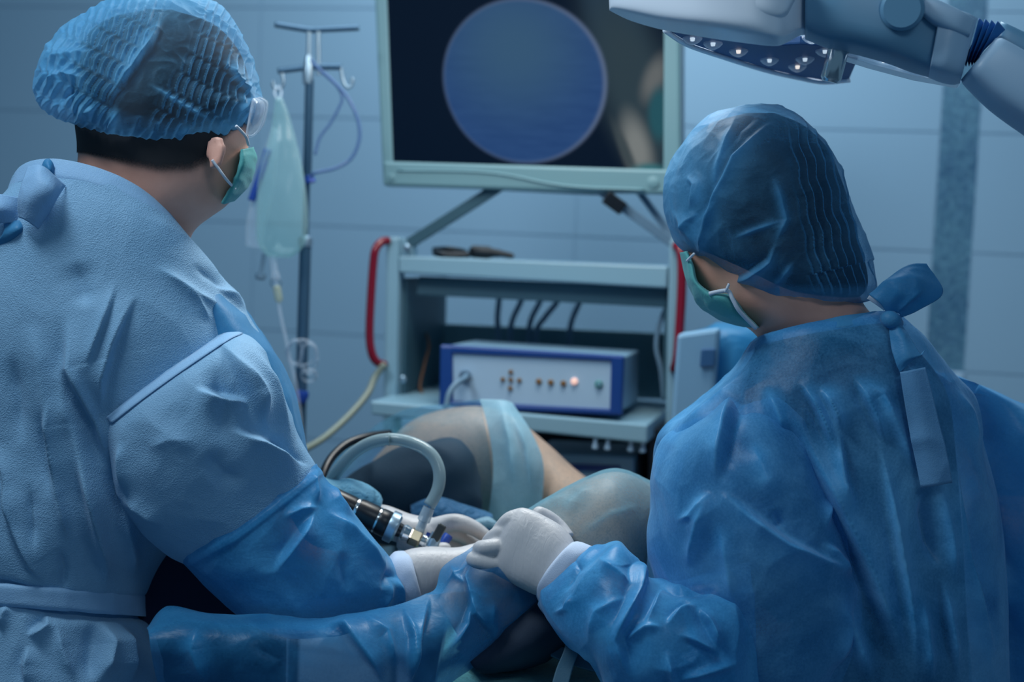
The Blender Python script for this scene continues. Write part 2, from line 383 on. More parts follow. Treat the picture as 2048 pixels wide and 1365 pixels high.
M = {}
M['wall'] = plain('painted_wall', (.24, .40, .545), .45, vary=0)
M['grout'] = plain('wall_grout', (.225, .38, .525), .6)
M['mosaic'] = None
M['floor'] = plain('floor_vinyl', (.10, .17, .24), .4, vary=.3)
M['cart'] = plain('cart_enamel', (.20, .36, .46), .4)
M['cart_dark'] = plain('cart_dark_panel', (.032, .095, .135), .5)
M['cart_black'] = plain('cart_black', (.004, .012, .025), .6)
M['red'] = plain('red_handle', (.17, .004, .018), .25)
M['monitor'] = plain('monitor_bezel', (.135, .27, .315), .5)
M['unit_white'] = plain('unit_front', (.34, .50, .66), .4)
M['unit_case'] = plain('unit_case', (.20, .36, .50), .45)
M['unit_blue'] = plain('unit_blue_frame', (.005, .045, .22), .35)
M['amber'] = plain('amber_button', (.20, .10, .03), .4)
M['cable'] = plain('grey_cable', (.12, .22, .32), .5)
M['black'] = plain('black_rubber', (.004, .007, .012), .35)
M['chrome'] = plain('chrome', (.75, .78, .80), .18, 1)
M['steel'] = plain('brushed_steel', (.30, .42, .52), .35, .8)
M['pole_dark'] = plain('pole_dark_steel', (.05, .12, .20), .35, .5)
M['brass'] = plain('brass', (.62, .50, .34), .25, 1)
M['blue_plastic'] = plain('blue_plastic', (.01, .06, .35), .4)
M['lamp_white'] = plain('lamp_enamel', (.78, .88, 1.0), .3)
M['lamp_grey'] = plain('lamp_grey', (.13, .30, .46), .4)
M['bellow'] = plain('bellow_blue', (.015, .14, .42), .6)
M['arm_white'] = plain('lamp_arm', (.36, .54, .72), .4)
M['led_panel'] = plain('led_panel', (.04, .12, .30), .5)
M['lens'] = clear('led_lens', (.85, .9, 1), .35, .03)
M['gown_white'] = fabric('gown_pale_blue', (.21, .43, .66), (.26, .49, .73), .6, .10, 560, .9, .10, 9)
M['gown_film'] = fabric('gown_blue_film', (.025, .27, .62), (.085, .39, .72), .38, .25, 700, .10, .16, 11, alpha=.84, alpha_fold=1, alpha_edge=.97, clouds=.45)
M['gown_blue'] = fabric('gown_mid_blue', (.035, .32, .70), (.14, .44, .76), .40, .20, 700, .12, .12, 10, alpha=.44, alpha_fold=1.0, alpha_edge=.97, clouds=.5)
M['gown_tie'] = fabric('gown_tie', (.12, .34, .60), (.17, .40, .66), .6, .3, 620, .3, .12, 12)
M['gown_trim'] = fabric('gown_trim', (.28, .52, .80), (.32, .57, .84), .6, .2, 560, .4, .08, 12)
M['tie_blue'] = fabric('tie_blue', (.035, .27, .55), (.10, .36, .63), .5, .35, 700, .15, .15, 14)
M['cap'] = fabric('bouffant_cap', (.07, .36, .68), (.17, .48, .76), .55, .35, 900, .15, .10, 20, alpha=.06, alpha_fold=.88, alpha_edge=.70, clouds=.16)
M['cap_right'] = fabric('bouffant_cap_blue', (.05, .29, .58), (.11, .38, .66), .55, .35, 900, .2, .10, 20, alpha=.28, alpha_fold=.95, alpha_edge=.9, clouds=.3)
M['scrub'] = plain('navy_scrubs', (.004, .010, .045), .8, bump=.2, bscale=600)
M['skin'] = skinmat('skin', (.78, .42, .33), (.68, .34, .26))
M['skin_leg'] = skinmat('leg_skin', (.46, .32, .235), (.38, .275, .21), hair=(.10, .13, .14))
M['hair_fade'] = hairmat('cropped_hair')
M['hair'] = plain('dark_hair', (.012, .014, .02), .7, bump=.8, bscale=500)
M['mask'] = fabric('face_mask_green', (.10, .44, .46), (.14, .50, .50), .6, .25, 900, .25, .15, 20)
M['white_elastic'] = plain('white_elastic', (.62, .70, .80), .6)
M['glove'] = None
M['cuff'] = plain('knit_cuff', (.46, .56, .72), .8, bump=.5, bscale=900)
M['drape'] = fabric('drape_film', (.012, .20, .46), (.045, .29, .56), .36, .25, 700, .1, .15, 12, alpha=.26, alpha_fold=.95, alpha_edge=.65, clouds=.3)
M['drape_clear'] = fabric('drape_clear_film', (.36, .66, .80), (.50, .76, .86), .35, .4, 700, .1, .15, 16, alpha=.50, alpha_fold=.85, alpha_edge=.8, clouds=.3)
M['teal'] = plain('teal_padding', (.002, .036, .075), .8, bump=.4, bscale=300, vary=.4)
M['pad'] = fabric('table_sheet', (.14, .50, .56), (.20, .58, .64), .8, .05, 500, .5, .5, 40)
M['strap'] = plain('table_strap', (.045, .14, .22), .6, bump=.3, bscale=500)
M['clear'] = clear('clear_pvc', (.75, .85, .95), .16, .08)
M['hose'] = clear('hose_pvc', (.34, .46, .50), .55, .12, (.8, .9, .92))
M['bag'] = clear('infusion_bag_film', (.50, .74, .76), .15, .10, (.80, .93, .93))
M['yellow'] = plain('yellow_tubing', (.20, .24, .20), .4)
def glovemat(name, c, wr):
    m, t, b, o = nodes(name); L = t.links.new; tc = N(t, 'ShaderNodeTexCoord')
    b.inputs['Base Color'].default_value = (*c, 1); b.inputs['Roughness'].default_value = .45; b.inputs['Subsurface Weight'].default_value = 0
    b.inputs['Subsurface Radius'].default_value = (.01, .008, .006)
    wv = N(t, 'ShaderNodeTexNoise', i_Scale=60.0, i_Detail=3.0, i_Distortion=1.0)
    mp = N(t, 'ShaderNodeMapping'); mp.inputs['Rotation'].default_value = (0, rad(-35), 0); mp.inputs['Scale'].default_value = (2.2, 2.2, .35) ; L(tc.outputs['Object'], mp.inputs[0]); L(mp.outputs[0], wv.inputs['Vector'])
    bp = N(t, 'ShaderNodeBump', i_Strength=wr, i_Distance=.003); L(wv.outputs[0], bp.inputs['Height']); L(bp.outputs[0], b.inputs['Normal'])
    return m
M['glove'] = glovemat('latex_glove', (.50, .50, .52), .25)

def screenmat():
    """endoscope picture: a round blue field on near black, tan blur at one side (the screen itself gives this light)"""
    m, t, b, o = nodes('monitor_picture'); L = t.links.new; tc = N(t, 'ShaderNodeTexCoord')
    def disc(cx, cy, rx, ry, soft, rot=0):
        mp = N(t, 'ShaderNodeMapping', vector_type='TEXTURE'); mp.inputs['Location'].default_value = (cx, cy, 0); mp.inputs['Scale'].default_value = (rx, ry, 1); mp.inputs['Rotation'].default_value = (0, 0, rot)
        L(tc.outputs['UV'], mp.inputs[0]); ln = N(t, 'ShaderNodeVectorMath', operation='LENGTH'); L(mp.outputs[0], ln.inputs[0])
        mr = N(t, 'ShaderNodeMapRange', interpolation_type='SMOOTHSTEP'); mr.inputs[1].default_value = 1 + soft; mr.inputs[2].default_value = 1 - soft; L(ln.outputs['Value'], mr.inputs[0]); return mr.outputs[0]
    def over(base, col, fac, src=None):
        mx = N(t, 'ShaderNodeMix', data_type='RGBA'); L(fac, mx.inputs[0])
        if isinstance(base, tuple): mx.inputs[6].default_value = (*base, 1)
        else: L(base, mx.inputs[6])
        if src: L(src, mx.inputs[7])
        else: mx.inputs[7].default_value = (*col, 1)
        return mx.outputs[2]
    c = over((.0001, .0036, .012), (.010, .028, .055), disc(.80, .75, .09, .4, .5, .2))
    c = over(c, (.022, .040, .05), disc(.90, .36, .13, .42, .6, .30))
    c = over(c, (.17, .185, .18), disc(.905, .10, .045, .13, .7, .22))
    c = over(c, (.04, .055, .06), disc(.86, .09, .018, .12, .6, .35))
    c = over(c, (.11, .12, .12), disc(.965, .40, .035, .09, .7, -.3))
    c = over(c, (.015, .075, .095), disc(.985, .25, .04, .11, .4))
    c = over(c, (.03, .13, .15), disc(.95, .0, .06, .035, .5))
    mp = N(t, 'ShaderNodeMapping'); mp.inputs['Rotation'].default_value = (0, 0, rad(-25)); mp.inputs['Scale'].default_value = (6, 30, 1); L(tc.outputs['UV'], mp.inputs[0])
    nz = N(t, 'ShaderNodeTexNoise', i_Scale=1.0, i_Detail=4.0, i_Roughness=.6); L(mp.outputs[0], nz.inputs['Vector'])
    inner = N(t, 'ShaderNodeMix', data_type='RGBA'); inner.inputs[6].default_value = (.008, .034, .125, 1); inner.inputs[7].default_value = (.026, .075, .20, 1); L(nz.outputs[0], inner.inputs[0])
    lit = over(inner.outputs[2], (.032, .085, .16), disc(.46, .52, .20, .24, .9))
    c = over(c, (.09, .13, .22), disc(.496, .372, .298, .352, .03))
    c = over(c, (0, 0, 0), disc(.490, .370, .290, .346, .03), lit)
    b.inputs['Base Color'].default_value = (.002, .004, .008, 1); b.inputs['Roughness'].default_value = .6; b.inputs['Specular IOR Level'].default_value = .02
    L(c, b.inputs['Emission Color']); b.inputs['Emission Strength'].default_value = 1.0
    return m
M['screen'] = screenmat()
def mosaicmat():
    m, t, b, o = nodes('mosaic_tile_glaze'); L = t.links.new
    at = N(t, 'ShaderNodeAttribute', attribute_name='tone')
    cr_ = N(t, 'ShaderNodeMix', data_type='RGBA'); cr_.inputs[6].default_value = (.025, .12, .24, 1); cr_.inputs[7].default_value = (.12, .30, .42, 1); L(at.outputs['Fac'], cr_.inputs[0])
    L(cr_.outputs[2], b.inputs['Base Color']); b.inputs['Roughness'].default_value = .3; return m
M['mosaic'] = mosaicmat()


# ------------------------------------------------------------------ the room
W0 = P(1024, 400, 3.75)                                   # a point of the back wall
def wallpt(px, py, off=0.0):
    """point of the back wall plane under a picture position, moved `off` towards the room"""
    r = P(px, py, 1.0) - CAM; n = -YC
    return CAM + r * (((W0 - CAM) @ n) / (r @ n)) + n * off
def wcoord(p): return (p - W0) @ XC, p[2]
wb = mobj('wall_back', [W0 + XC * x + YC * y + ZC * (z - W0[2]) for x, z, y in
     [(-2.6, 0, .0025), (2.6, 0, .0025), (2.6, 3.0, .0025), (-2.6, 3.0, .0025), (-2.6, 0, .12), (2.6, 0, .12), (2.6, 3.0, .12), (-2.6, 3.0, .12)]], BOXF, M['grout'], None, False)
tag(wb, kind='structure')
sx0, _ = wcoord(wallpt(1887, 176)); sx1, _ = wcoord(wallpt(1964, 176))
zb = wallpt(1890, 742)[2]
TH, TW = .293, .90
ztop = wallpt(1024, 300)[2]
# wall tiles: one mesh per size, shared by its copies
def tilemesh(w, h):
    me = bpy.data.meshes.new('tile'); g = .0014; V = []
    a, b = w / 2 - g / 2, h / 2 - g / 2; c = .0012
    V = [(-a, .02, -b), (a, .02, -b), (a, .02, b), (-a, .02, b), (-a + c, 0, -b + c), (a - c, 0, -b + c), (a - c, 0, b - c), (-a + c, 0, b - c)]
    me.from_pydata(V, [], [(4, 5, 6, 7), (0, 1, 5, 4), (1, 2, 6, 5), (2, 3, 7, 6), (3, 0, 4, 7)]); me.materials.append(M['wall']); return me
zs = [zb % TH - TH + k * TH for k in range(12)]
def tilerow(x_from, step, x_end):
    cells = []; x = x_from
    while (x - x_end) * step < -1e-6:
        x2 = x + step
        if (x2 - x_end) * step > 0: x2 = x_end
        cells.append((min(x, x2), max(x, x2))); x = x2
    return cells
tmes = {}
for x, x2 in tilerow(sx0, -TW, -2.5) + tilerow(sx1, TW, 2.4):
    for z in zs:
        if z < 0 or z + TH > 3.0: continue
        k = (round(x2 - x, 4), TH)
        if k not in tmes: tmes[k] = tilemesh(*k)
        o = bpy.data.objects.new('tile', tmes[k]); COL.objects.link(o); o.parent = wb
        c = W0 + XC * (x + x2) / 2; o.location = (c[0], c[1], z + TH / 2); o.rotation_euler = (0, 0, YAW)
# mosaic strip: little glazed tiles with their own edges, joined
V, F, tone = [], [], []
n = 11; tw = (sx1 - sx0) / n; k = 0; z = zb
while z < 2.6:
    for i in range(n):
        c = W0 + XC * (sx0 + (i + .5) * tw); a = tw / 2 - .0006; y0, y1 = .012, rng.uniform(-.0005, .0012)
        for yy, s in ((y0, 1), (y1, .93)):
            for dx, dz in ((-1, -1), (1, -1), (1, 1), (-1, 1)):
                q = c + XC * dx * a * s + YC * yy; V.append((q[0], q[1], z + tw / 2 + dz * a * s))
        F += [[k + 4, k + 5, k + 6, k + 7], [k, k + 1, k + 5, k + 4], [k + 1, k + 2, k + 6, k + 5], [k + 2, k + 3, k + 7, k + 6], [k + 3, k, k + 4, k + 7]]
        tone += [rng.rand() * .7 + .3 * math.sin(z * 9 + 1) ** 2] * 8; k += 8
    z += tw
ms = mobj('mosaic_strip', V, F, M['mosaic'], wb, False, {'tone': tone}); ms['kind'] = 'stuff'
tr = box('tile_trim', W0 + XC * (sx0 + sx1) / 2 + YC * .008 + ZC * (zb - .012 - W0[2]), sx1 - sx0 + .004, .03, .022, M['unit_white'], wb, .004)
fl = mobj('floor', [(-3, -1, -.1), (3, -1, -.1), (3, 4.3, -.1), (-3, 4.3, -.1), (-3, -1, 0), (3, -1, 0), (3, 4.3, 0), (-3, 4.3, 0)],
     [[3, 2, 1, 0], [4, 5, 6, 7], [0, 1, 5, 4], [1, 2, 6, 5], [2, 3, 7, 6], [3, 0, 4, 7]], M['floor'], None, False)
tag(fl, kind='structure')

# ------------------------------------------------------------------ endoscopy cart
DL, DR = 2.86, 2.80
lfp = P(785, 800, DL); cart = thing('equipment_cart', 'grey enamel equipment cart with shelves and red side handles against the tiled wall', 'cart', (lfp[0] + .27, lfp[1] + .2, 0))
def dat(px): return DL + (DR - DL) * (px - 785) / 565
# uprights
for tx, bx, dk in ((772, 752, 0), (1338, 1318, 1)):
    d = dat(tx); tl, tr_, br, bl = (tx, 474), (tx + 27, 474), (bx + 27 - (4 if dk else 0), 1500), (bx, 1500)
    qbox('upright', tl, tr_, br, bl, d, d, .045, M['cart'], cart, .006)
for tx, bx in ((806, 801), (1330, 1326)):
    d = dat(tx); qbox('side_panel', (tx, 556), (tx + 8, 556), (bx + 8, 800), (bx, 800), d + .03, d + .03, .30, M['cart_dark'], cart, .002)
b_ = qbox('shelf', (797, 512), (1336, 533), (1334, 577), (797, 546), DL, DR, .30, M['cart'], cart, .004)
qbox('rear_rail', (838, 553), (1334, 575), (1333, 616), (832, 590), DL + .03, DR + .03, .02, M['cart_dark'], cart, .002)
qbox('rear_panel', (838, 646), (1350, 668), (1350, 800), (838, 780), DL + .31, DR + .31, .015, plain('rear_panel_grey', (.10, .235, .29), .5), cart, .002)
qbox('lower_shelf', (740, 802), (1296, 850), (1294, 888), (742, 830), DL - .12, DR - .12, .42, M['cart'], cart, .004)
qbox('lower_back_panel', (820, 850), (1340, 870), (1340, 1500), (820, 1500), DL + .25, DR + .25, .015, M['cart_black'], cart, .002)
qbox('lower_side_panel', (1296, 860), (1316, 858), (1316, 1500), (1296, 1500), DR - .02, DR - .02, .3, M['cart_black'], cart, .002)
qbox('base_shelf', (760, 1000), (1300, 1040), (1300, 1075), (760, 1030), DL, DR, .3, M['cart'], cart, .004)
for px, py in ((1191, 884), (1216, 886), (1262, 889), (1286, 891)):
    a = P(px, py - 6, DR - .10); lathe('peg', a, a - ZC * .020, [(0, .004), (.6, .004), (.62, .0062), (.9, .0062), (1, .004)], M['unit_white'], cart, 12)
for px, py in ((806, 759), (815, 496)):
    a = P(px, py, DL - .003); lathe('bolt', a, a - YC * .006, [(0, .0075), (.7, .0075), (1, .004)], M['steel'], cart, 14)
# red handles
h = ptube('handle', [(777, 482, DL), (764, 484, DL - .01), (751, 500, DL - .02), (746, 535, DL - .02), (741, 610, DL - .02), (739, 670, DL - .02), (743, 705, DL - .02), (753, 724, DL - .015), (770, 731, DL)], .0085, M['red'], cart, 14)
h['label'] = 'glossy red grab handle'
h = ptube('handle', [(1352, 492, DR), (1361, 500, DR - .015), (1364, 530, DR - .02), (1363, 590, DR - .02), (1359, 660, DR - .02), (1355, 715, DR - .02), (1348, 740, DR)], .0095, M['red'], cart, 14)
h['label'] = 'glossy red grab handle'
# monitor arms
def bar(name, a, b, w, mat, parent, t=.012):
    a, b = np.asarray(a), np.asarray(b); x = b - a; L = np.linalg.norm(x); x /= L; y = YC; z = np.cross(x, y); z /= np.linalg.norm(z); y = np.cross(z, x)
    return box(name, (a + b) / 2, L, t, w, mat, parent, .002, x, y, z)
bar('monitor_arm', P(1010, 366, DL - .04), P(818, 488, DL + .01), .022, M['cart_dark'], cart)
bar('monitor_arm', P(1180, 366, DR), P(1352, 492, DR + .01), .019, M['cable'], cart)
bar('arm_clamp', P(1211, 393, DR - .012), P(1247, 419, DR - .012), .027, M['black'], cart, .02)
bar('arm_brace', P(1270, 372, DR + .05), P(1356, 490, DR + .03), .014, M['cable'], cart)
bar('arm_post', P(818, 478, DL + .02), P(818, 515, DL + .02), .026, M['cart'], cart, .03)
bar('monitor_crossbar', P(990, 366, DL + .05), P(1200, 376, DR + .05), .03, M['cart_dark'], cart, .02)

# monitor
mo = thing('monitor', 'wide medical monitor showing a round blue endoscope picture above the cart', 'monitor', P(1050, 385, 2.83))
MT, MB = 2.815, 2.83                                          # leans a little forward
def mq(name, pts, fwd, depth, mat, bev=.003):
    f = [P(x, y, MT + (MB - MT) * (y + 150) / 520 - .06 * (x - 745) / 620 - fwd) for x, y in pts]
    o = mobj(name, f + [p + YC * depth for p in f], BOXF, mat, mo, False); return bevelled(o, bev) if bev else o
mq('back_shell', [(748, -150), (1364, -130), (1362, 384), (768, 366)], -.012, .05, M['monitor'], .01)
mq('bezel', [(742, -150), (770, -150), (789, 372), (765, 370)], .0, .03, M['monitor'], .006).name = 'bezel_side'
mq('bezel_side', [(1327, -130), (1359, -130), (1362, 386), (1325, 388)], .0, .03, M['monitor'], .006)
mq('bezel_bottom', [(765, 322), (1364, 340), (1330, 389), (765, 372)], .003, .03, M['monitor'], .006)
mq('bezel_top', [(742, -160), (1366, -140), (1366, -120), (742, -140)], .0, .03, M['monitor'], .006)
mq('edge_trim', [(1358, -130), (1366, -130), (1366, 384), (1360, 386)], -.008, .03, M['cable'], .002)
sc = [P(x, y, d - .06 * (x - 745) / 620 + .002) for x, y, d in ((766, -145, MT), (1329, -125, MT), (1327, 345, MB - .001), (785, 326, MB - .001))]
so = mobj('screen', sc, [[3, 2, 1, 0]], M['screen'], mo, False)
uv = so.data.uv_layers.new(name='UVMap')
for lp, q in zip(so.data.loops, ((0, 0), (1, 0), (1, 1), (0, 1))): uv.data[lp.index].uv = q
# sweeping ridge of the lower bezel, its badge plate and its knob
def on_mon(x, y, f=.004): return P(x, y, MB - .06 * (x - 745) / 620 - f)
tube('bezel_ridge', [on_mon(795, 341), on_mon(930, 343), on_mon(1010, 350), on_mon(1090, 366), on_mon(1160, 375), on_mon(1290, 380)], .0026, M['monitor'], mo, 10)
for px, py, r in ((782, 356, .008), (1306, 366, .012)):
    a = on_mon(px, py, .002); lathe('bezel_button', a, a - YC * .004, [(0, r), (.7, r), (1, r * .8)], M['monitor'], mo, 18)

# endoscope camera control unit
DU = 2.75; du = .05
cu = thing('control_unit', 'white endoscope control unit with blue frame and lit button on the cart shelf', 'medical device', P(1060, 822, 2.79))
def ud(x): return DU - du * (x - 880) / 365
def uq(name, pts, fwd, depth, mat, par=cu, bev=.003):
    f = [P(x, y, ud(x) - fwd) for x, y in pts]; o = mobj(name, f + [p + YC * depth for p in f], BOXF, mat, par, False); return bevelled(o, bev) if bev else o
uq('case', [(884, 693), (1243, 716), (1240, 826), (882, 808)], -.004, .24, M['unit_case'], cu, .004)
uq('front_panel', [(898, 703), (1226, 722), (1223, 820), (900, 802)], .0, .01, M['unit_white'], cu, .001)
fr = uq('blue_frame', [(880, 690), (1247, 713), (1246, 724), (880, 706)], .006, .02, M['unit_blue'], cu, .003); fr.name = 'frame_bar'
uq('frame_bar', [(878, 802), (1222, 819), (1243, 832), (878, 813)], .006, .02, M['unit_blue'], cu, .003)
uq('frame_bar', [(880, 692), (904, 694), (905, 812), (878, 811)], .0065, .02, M['unit_blue'], cu, .003)
uq('frame_bar', [(1222, 712), (1247, 714), (1243, 831), (1219, 829)], .0065, .02, M['unit_blue'], cu, .003)
M['lit'] = plain('lit_button', (.9, .6, .5), .4, emit=(1.0, .55, .45), es=.55)
M['green'] = plain('green_ring', (.02, .22, .20), .4)
def knob(px, py, r, mat, nm='button', h=.006):
    a = P(px, py, ud(px)); o = lathe(nm, a, a - YC * h, [(0, r), (.75, r), (1, r * .75)], mat, cu, 16); return o
for px, py in ((1022, 744), (1022, 760), (1021, 777), (1006, 759), (1039, 761)): knob(px, py, .0042, M['amber'])
for px, py in ((1078, 763), (1102, 765), (1127, 767)): knob(px, py, .0055, M['amber'])
knob(1149, 763, .0065, M['lit'])['label'] = 'glowing pink button'
k_ = knob(1198, 769, .0075, M['green'], 'power_button'); k_['label'] = 'power button with a green ring'
a = P(1198, 769, ud(1198) - .006); lathe('button_cap', a, a - YC * .002, [(0, .004), (1, .0035)], M['unit_case'], k_, 14)
a = P(932, 752, ud(932)); lathe('socket', a, a - YC * .014, [(0, .012), (.6, .012), (.62, .009), (1, .009)], M['steel'], cu, 18)
t_ = ptube('camera_cable', [(932, 753, ud(932) - .012), (928, 758, ud(932) - .04), (912, 768, ud(932) - .06), (900, 784, ud(932) - .07), (894, 805, ud(932) - .075), (890, 840, ud(932) - .08), (885, 1000, ud(932) - .1)], .0055, M['cable'])
tag(t_, 'grey camera cable plugged into the front of the blue-framed unit', 'cable')
# second unit on the shelf below
cu2 = thing('control_unit', 'blue-banded grey unit half hidden under the lower cart shelf', 'medical device', P(1150, 1040, 2.8))
qbox('case', (1060, 905), (1268, 915), (1266, 1060), (1060, 1045), 2.80, 2.77, .2, M['unit_case'], cu2, .004)
qbox('frame_bar', (1056, 925), (1240, 933), (1240, 946), (1056, 938), 2.795, 2.77, .01, M['unit_blue'], cu2, .002)
qbox('front_panel', (1062, 946), (1236, 955), (1236, 1040), (1062, 1030), 2.796, 2.771, .01, M['unit_white'], cu2, .002)

# cables behind the box
for k, (x0, x1, xm) in enumerate(((998, 996, 995), (1042, 1021, 1027), (1080, 1058, 1064), (1115, 1073, 1090), (1160, 1140, 1146))):
    q = ptube('power_cable', [(x0 + 2, 585, 3.02), (x0, 603, 3.05), (xm, 635, 3.07), (x1, 662, 3.06), (x1 - 2, 720, 3.06)], .0062, M['cable'])
    tag(q, ('upright grey cable, first from the red handle of five hanging behind the unit', 'curved grey cable, second of five hanging behind the blue-framed unit',
            'grey cable in the middle of five hanging behind the blue-framed unit', 'most slanted grey cable of five hanging behind the blue-framed unit',
            'grey cable set apart from the other four behind the blue-framed unit')[k], 'cable', 'cables behind the control unit')
q = ptube('power_cable', [(1334, 615, 2.86), (1322, 640, 2.86), (1315, 665, 2.86), (1313, 700, 2.86), (1322, 740, 2.86), (1328, 800, 2.87)], .0052, M['cable']); tag(q, 'thin dark cable bowing down along the inner side of the cart upright', 'cable')
q = ptube('orange_lead', [(848, 655, 3.05), (858, 690, 3.0), (850, 725, 2.98), (840, 770, 2.95), (845, 790, 2.93)], .003, plain('dull_orange', (.12, .06, .03), .6)); tag(q, 'thin dull orange lead inside the cart beside the unit', 'cable')
# instrument on the top shelf
ins = thing('shaver_handpiece', 'black handpiece with coiled lead lying on the top cart shelf', 'instrument', P(950, 512, 2.95))
ptube('lead', [(868, 500, 2.96), (900, 499, 2.93), (930, 505, 2.95), (900, 509, 2.93), (870, 506, 2.92), (890, 510, 2.90), (940, 510, 2.91)], .006, M['black'], ins)
lathe('grip', P(940, 503, 2.93), P(1000, 507, 2.91), [(0, .008), (.1, .013), (.6, .013), (.8, .009), (1, .008)], M['black'], ins)
lathe('nose', P(1000, 507, 2.91), P(1028, 513, 2.90), [(0, .007), (.8, .006), (1, .003)], M['black'], ins)
q = ptube('suction_tube', [(770, 728, 2.84), (750, 755, 2.84), (735, 788, 2.82), (700, 830, 2.78), (650, 875, 2.72), (600, 905, 2.66), (560, 930, 2.6), (540, 990, 2.55)], .0068, M['yellow']); tag(q, 'yellowish suction tube running down from the red cart handle', 'tube')

# ------------------------------------------------------------------ drip stand
DI = 2.75
st = thing('drip_stand', 'steel drip stand with crossbars and hooks in front of the tiled wall', 'stand', (P(600, 1000, DI)[0], P(600, 1000, DI)[1], 0))
def ip(x, y, o=0): return P(x, y, DI + o)
pb = ip(603, 800); base = np.array([st.location[0], st.location[1], .03])
lathe('pole', base, ip(611, 488), [(0, .0115), (1, .0115)], M['pole_dark'], st, 20)
lathe('upper_pole', ip(611, 490), ip(619, 160), [(0, .0062), (.4, .0062), (.42, .0085), (1, .0085)], M['pole_dark'], st, 18)
lathe('clamp_collar', ip(611, 494), ip(611, 472), [(0, .013), (.5, .014), (.8, .013), (1, .008)], M['steel'], st)
lathe('height_knob', ip(617, 352), ip(621, 366), [(0, .009), (1, .011)], M['blue_plastic'], st)
lathe('lower_collar', ip(605, 782), ip(601, 806), [(0, .012), (.4, .014), (1, .009)], M['blue_plastic'], st)
for x in (617, 637): lathe('top_rod', ip(x, 150), ip(x + (1 if x < 630 else -1), 58), [(0, .0045), (1, .0045)], M['steel'], st, 12)
lathe('rod_joint', ip(616, 168), ip(617, 112), [(0, .010), (.5, .011), (1, .006)], M['steel'], st)
ptube('crossbar', [(550, 49, DI), (585, 55, DI), (620, 60, DI), (650, 59, DI), (718, 56, DI)], .0055, M['pole_dark'], st)
ptube('crossbar', [(556, 142, DI), (590, 138, DI), (622, 134, DI), (650, 134, DI), (683, 134, DI)], .0058, M['pole_dark'], st)
ptube('hook', [(563, 142, DI), (567, 165, DI), (562, 176, DI), (553, 178, DI), (547, 172, DI), (546, 162, DI)], .0032, M['steel'], st)
ptube('hook', [(681, 134, DI), (686, 160, DI), (693, 174, DI), (701, 173, DI), (705, 163, DI), (704, 156, DI)], .0032, M['steel'], st)
for k in range(5):
    a = rad(90 + 72 * k); e = base + np.array([math.cos(a) * .28, math.sin(a) * .28, 0])
    tube('leg', [base + ZC * .06, base + (e - base) * .5 + ZC * .05, e + ZC * .035], .011, M['pole_dark'], st)
    lathe('caster', e - XC * .01 + ZC * 0, e + XC * .01, [(0, .028), (1, .028)], M['black'], st)
# infusion bags
DB = 2.70
bag = thing('infusion_bag', 'greenish clear infusion bag hanging from the drip stand hook', 'infusion bag', P(556, 515, DB))
G = loft('pouch', [(552, 196, 562, 196, DB, .004, .004), (545, 240, 578, 240, DB, .010, .008), (535, 290, 592, 292, DB, .018, .012), (522, 345, 606, 350, DB, .024, .016), (514, 410, 613, 415, DB, .028, .018), (512, 460, 612, 462, DB, .026, .018), (520, 492, 602, 496, DB, .018, .012), (540, 512, 580, 514, DB, .006, .005)], M['bag'], bag, 40, 36, cru=[(22, .003, (1, 1, .5))], attrs=False)
lathe('port', P(545, 512, DB), P(552, 560, DB), [(0, .006), (.7, .006), (.72, .008), (1, .008)], M['clear'], bag, 14)
lathe('port_cap', P(528, 508, DB), P(520, 560, DB), [(0, .004), (.75, .004), (.76, .010), (.95, .010), (1, .006)], M['cable'], bag, 14)
ptube('hanger_loop', [(555, 200, DB), (549, 185, DB + .03), (556, 172, DB + .05), (563, 185, DB + .03), (558, 200, DB)], .0018, M['clear'], bag, 8)
bag2 = thing('infusion_bag', 'slim clear bag with a blue strip behind the mask of the man', 'infusion bag', P(515, 400, DB + .03))
loft('pouch', [(545, 255, 556, 262, DB + .03, .003, .003), (524, 320, 552, 330, DB + .03, .010, .008), (506, 380, 545, 392, DB + .03, .012, .010), (495, 440, 530, 450, DB + .03, .012, .01), (492, 492, 524, 498, DB + .03, .006, .006)], M['clear'], bag2, 30, 28, cru=[(22, .002, (1, 1, .5))], attrs=False)
ptube('blue_strip', [(536, 300, DB + .02), (524, 340, DB + .012), (512, 375, DB + .01), (503, 402, DB + .01)], .0075, M['blue_plastic'], bag2)
dc = thing('drip_line', 'clear drip line with chamber hanging below the infusion bag', 'tube', P(557, 600, DB))
ptube('line', [(552, 558, DB), (556, 600, DB), (563, 640, DB), (572, 680, DB), (580, 720, DB), (592, 770, DB), (600, 830, DB), (606, 900, DB), (610, 980, DB)], .0030, M['clear'], dc)
lathe('chamber', P(553, 572, DB), P(559, 606, DB), [(0, .004), (.1, .0075), (.8, .0075), (1, .003)], clear('drip_chamber', (.55, .62, .45), .45, .1), dc)
a = P(552, 566, DB); tube('ring', [a + np.array([math.cos(t) * .010, 0, math.sin(t) * .009]) for t in np.linspace(0, 6.28, 12)], .0018, M['cable'], dc, 8, 3)
rl = thing('tube_coil', 'coil of clear tubing clipped round the lower drip stand pole', 'tube', P(600, 720, DB))
for k, (cx, cy, rx, ry) in enumerate(((603, 706, 30, 26), (618, 718, 17, 30), (590, 705, 14, 24), (618, 752, 15, 12))):
    tube('loop', [P(cx + rx * math.cos(t), cy + ry * math.sin(t), DB + .02 * math.sin(t)) for t in np.linspace(0, 2 * math.pi, 14)], .0026, M['clear'], rl, 8, 4)
